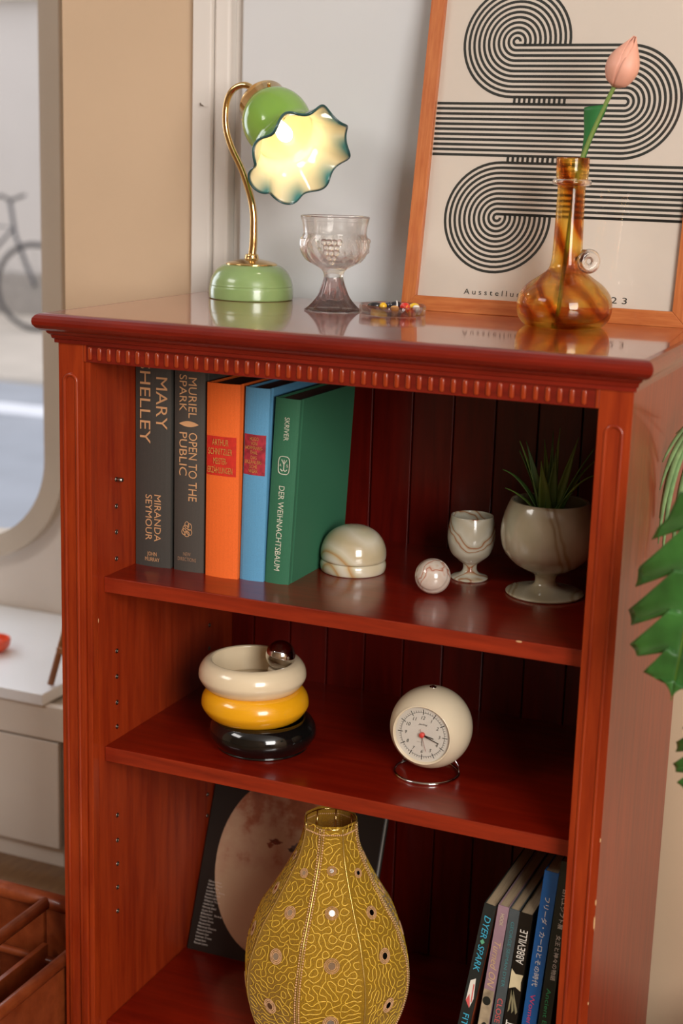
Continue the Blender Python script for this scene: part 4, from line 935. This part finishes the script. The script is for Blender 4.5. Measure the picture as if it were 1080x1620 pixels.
# ------------------------------------------------------------------ plants at the right
mon = flat('monstera_green', '3a6f30', .35, .18, 25, coat=.2); mon2 = flat('young_green_tip', '6f9a3a', .35, .1, 25)
palm = flat('pale_palm_green', '7fa06a', .35, .12, 60, coat=.2)
def monstera(base, tip, normal, wmax, n_l=5, parent=None, fwd=.95, mat=mon):
    base = Vector(base); tip = Vector(tip); d_ = tip-base; L_ = d_.length; d_.normalize(); nm = Vector(normal); nm = (nm-d_*nm.dot(d_)).normalized(); s = d_.cross(nm)
    V = []; F = []; nt_ = 110; ms = 9
    for sd in (-1, 1):
        k0 = len(V)
        for i in range(nt_):
            t = i/(nt_-1); w_ = wmax*math.sin(math.pi*min(1, t*.9+.1))**.6*(1-.25*t)
            ph = (t*n_l) % 1; cut = max(0, 1-abs(ph-.0)/.24) if ph < .5 else max(0, 1-abs(1-ph)/.24)
            lobe = (1-.72*cut**.6)*(1-.12*ph) if .10 < t < .94 else 1-.5*abs(t-.5)
            rel = (ph-.5)
            for j in range(ms):
                q = j/(ms-1); e = q*w_*lobe
                p = base+d_*(t*L_+e*fwd-.10*L_*q)+s*sd*e+nm*(-1.2*e*e/wmax*.35+.004*math.cos(ph*2*math.pi)*q)
                V.append(p)
        for i in range(nt_-1):
            for j in range(ms-1):
                f = (k0+i*ms+j, k0+(i+1)*ms+j, k0+(i+1)*ms+j+1, k0+i*ms+j+1); F.append(f if sd > 0 else tuple(reversed(f)))
    o = part('leaf', (V, F), mat, parent, True); s_ = o.modifiers.new('solid', 'SOLIDIFY'); s_.thickness = .0006
    part('midrib', tube([base+nm*.0008, base.lerp(tip, .5)+nm*.0008, tip+nm*.0004], [.0018, .0013, .0005], 8), mon2, o, True)
    return o
mp_ = thing('monstera_plant', 'large dark green split-leaf plant in front of the bookcase right side', 'plant', (1.02, .05, .0))
def mpv(x, y, z): return (x-1.02, y-.05, z)
part('pot', lathe(prof([(.08, 0), (.085, .002), (.105, .18), (.112, .2), (.104, .2), (.095, .17), (.0001, .165)], 4), 48), flat('grey_pot_glaze', '8f8a80', .4), mp_, True)
for (b0, t0, nrm_, wm) in (((.802, -.10, .945), (.783, -.115, .735), (-.2, -1, .15), .082), ((.835, -.08, .752), (.806, -.10, .625), (-.3, -1, .2), .046), ((.86, -.16, .86), (.95, -.2, .72), (.3, -1, .4), .07)):
    monstera(mpv(*b0), mpv(*t0), nrm_, wm, 5, mp_)
    part('stem', tube(spline([(0, 0, .16), ((b0[0]-1.02)*.4, (b0[1]-.05)*.4, .45), ((b0[0]-1.02)*.75, (b0[1]-.05)*.8, b0[2]-.03), mpv(*b0)], 6), .0035, 8), mon2, mp_, True)
pp = thing('palm_plant', 'pale green feathery palm fronds touching the bookcase side', 'plant', (.93, .27, .0))
part('pot', lathe(prof([(.06, 0), (.065, .002), (.08, .15), (.085, .165), (.078, .165), (.07, .14), (.0001, .135)], 4), 48), flat('terracotta_pot', 'a8623c', .7), pp, True)
def pv(x, y, z): return Vector((x-.93, y-.27, z))
rach = spline([pv(.93, .27, .14), pv(.90, .25, .6), pv(.83, .225, .92), pv(.765, .21, .975), pv(.735, .205, .955)], 10)
part('stem', tube(rach, .002, 8), palm, pp, True)
for (sx_, sz, tx, tz, yy, bd) in ((.762, .990, .7025, .917, .175, .30), (.757, .983, .7025, .885, .172, .35), (.752, .974, .7035, .850, .178, .40), (.748, .968, .7060, .822, .170, .40), (.746, .962, .7100, .800, .182, .40), (.750, .955, .7190, .786, .195, .38), (.750, .950, .7260, .780, .21, .3), (.752, .945, .7330, .770, .19, .3), (.755, .940, .742, .760, .2, .2), (.770, .985, .7080, .945, .212, .18), (.775, .98, .715, .96, .22, .1), (.78, .97, .76, .80, .23, .2), (.785, .97, .79, .79, .24, .2)):
    blade(pv(sx_, yy, sz), pv(tx, yy-.004, tz), .0042, bd, side=Vector((.55, -.2, .6)), mat=palm, curl=.5, parent=pp, thick=.0005, up=Vector((-.35, 0, 1)).normalized(), wf=lambda t: math.sin(math.pi*(.12+.86*t))**.7)
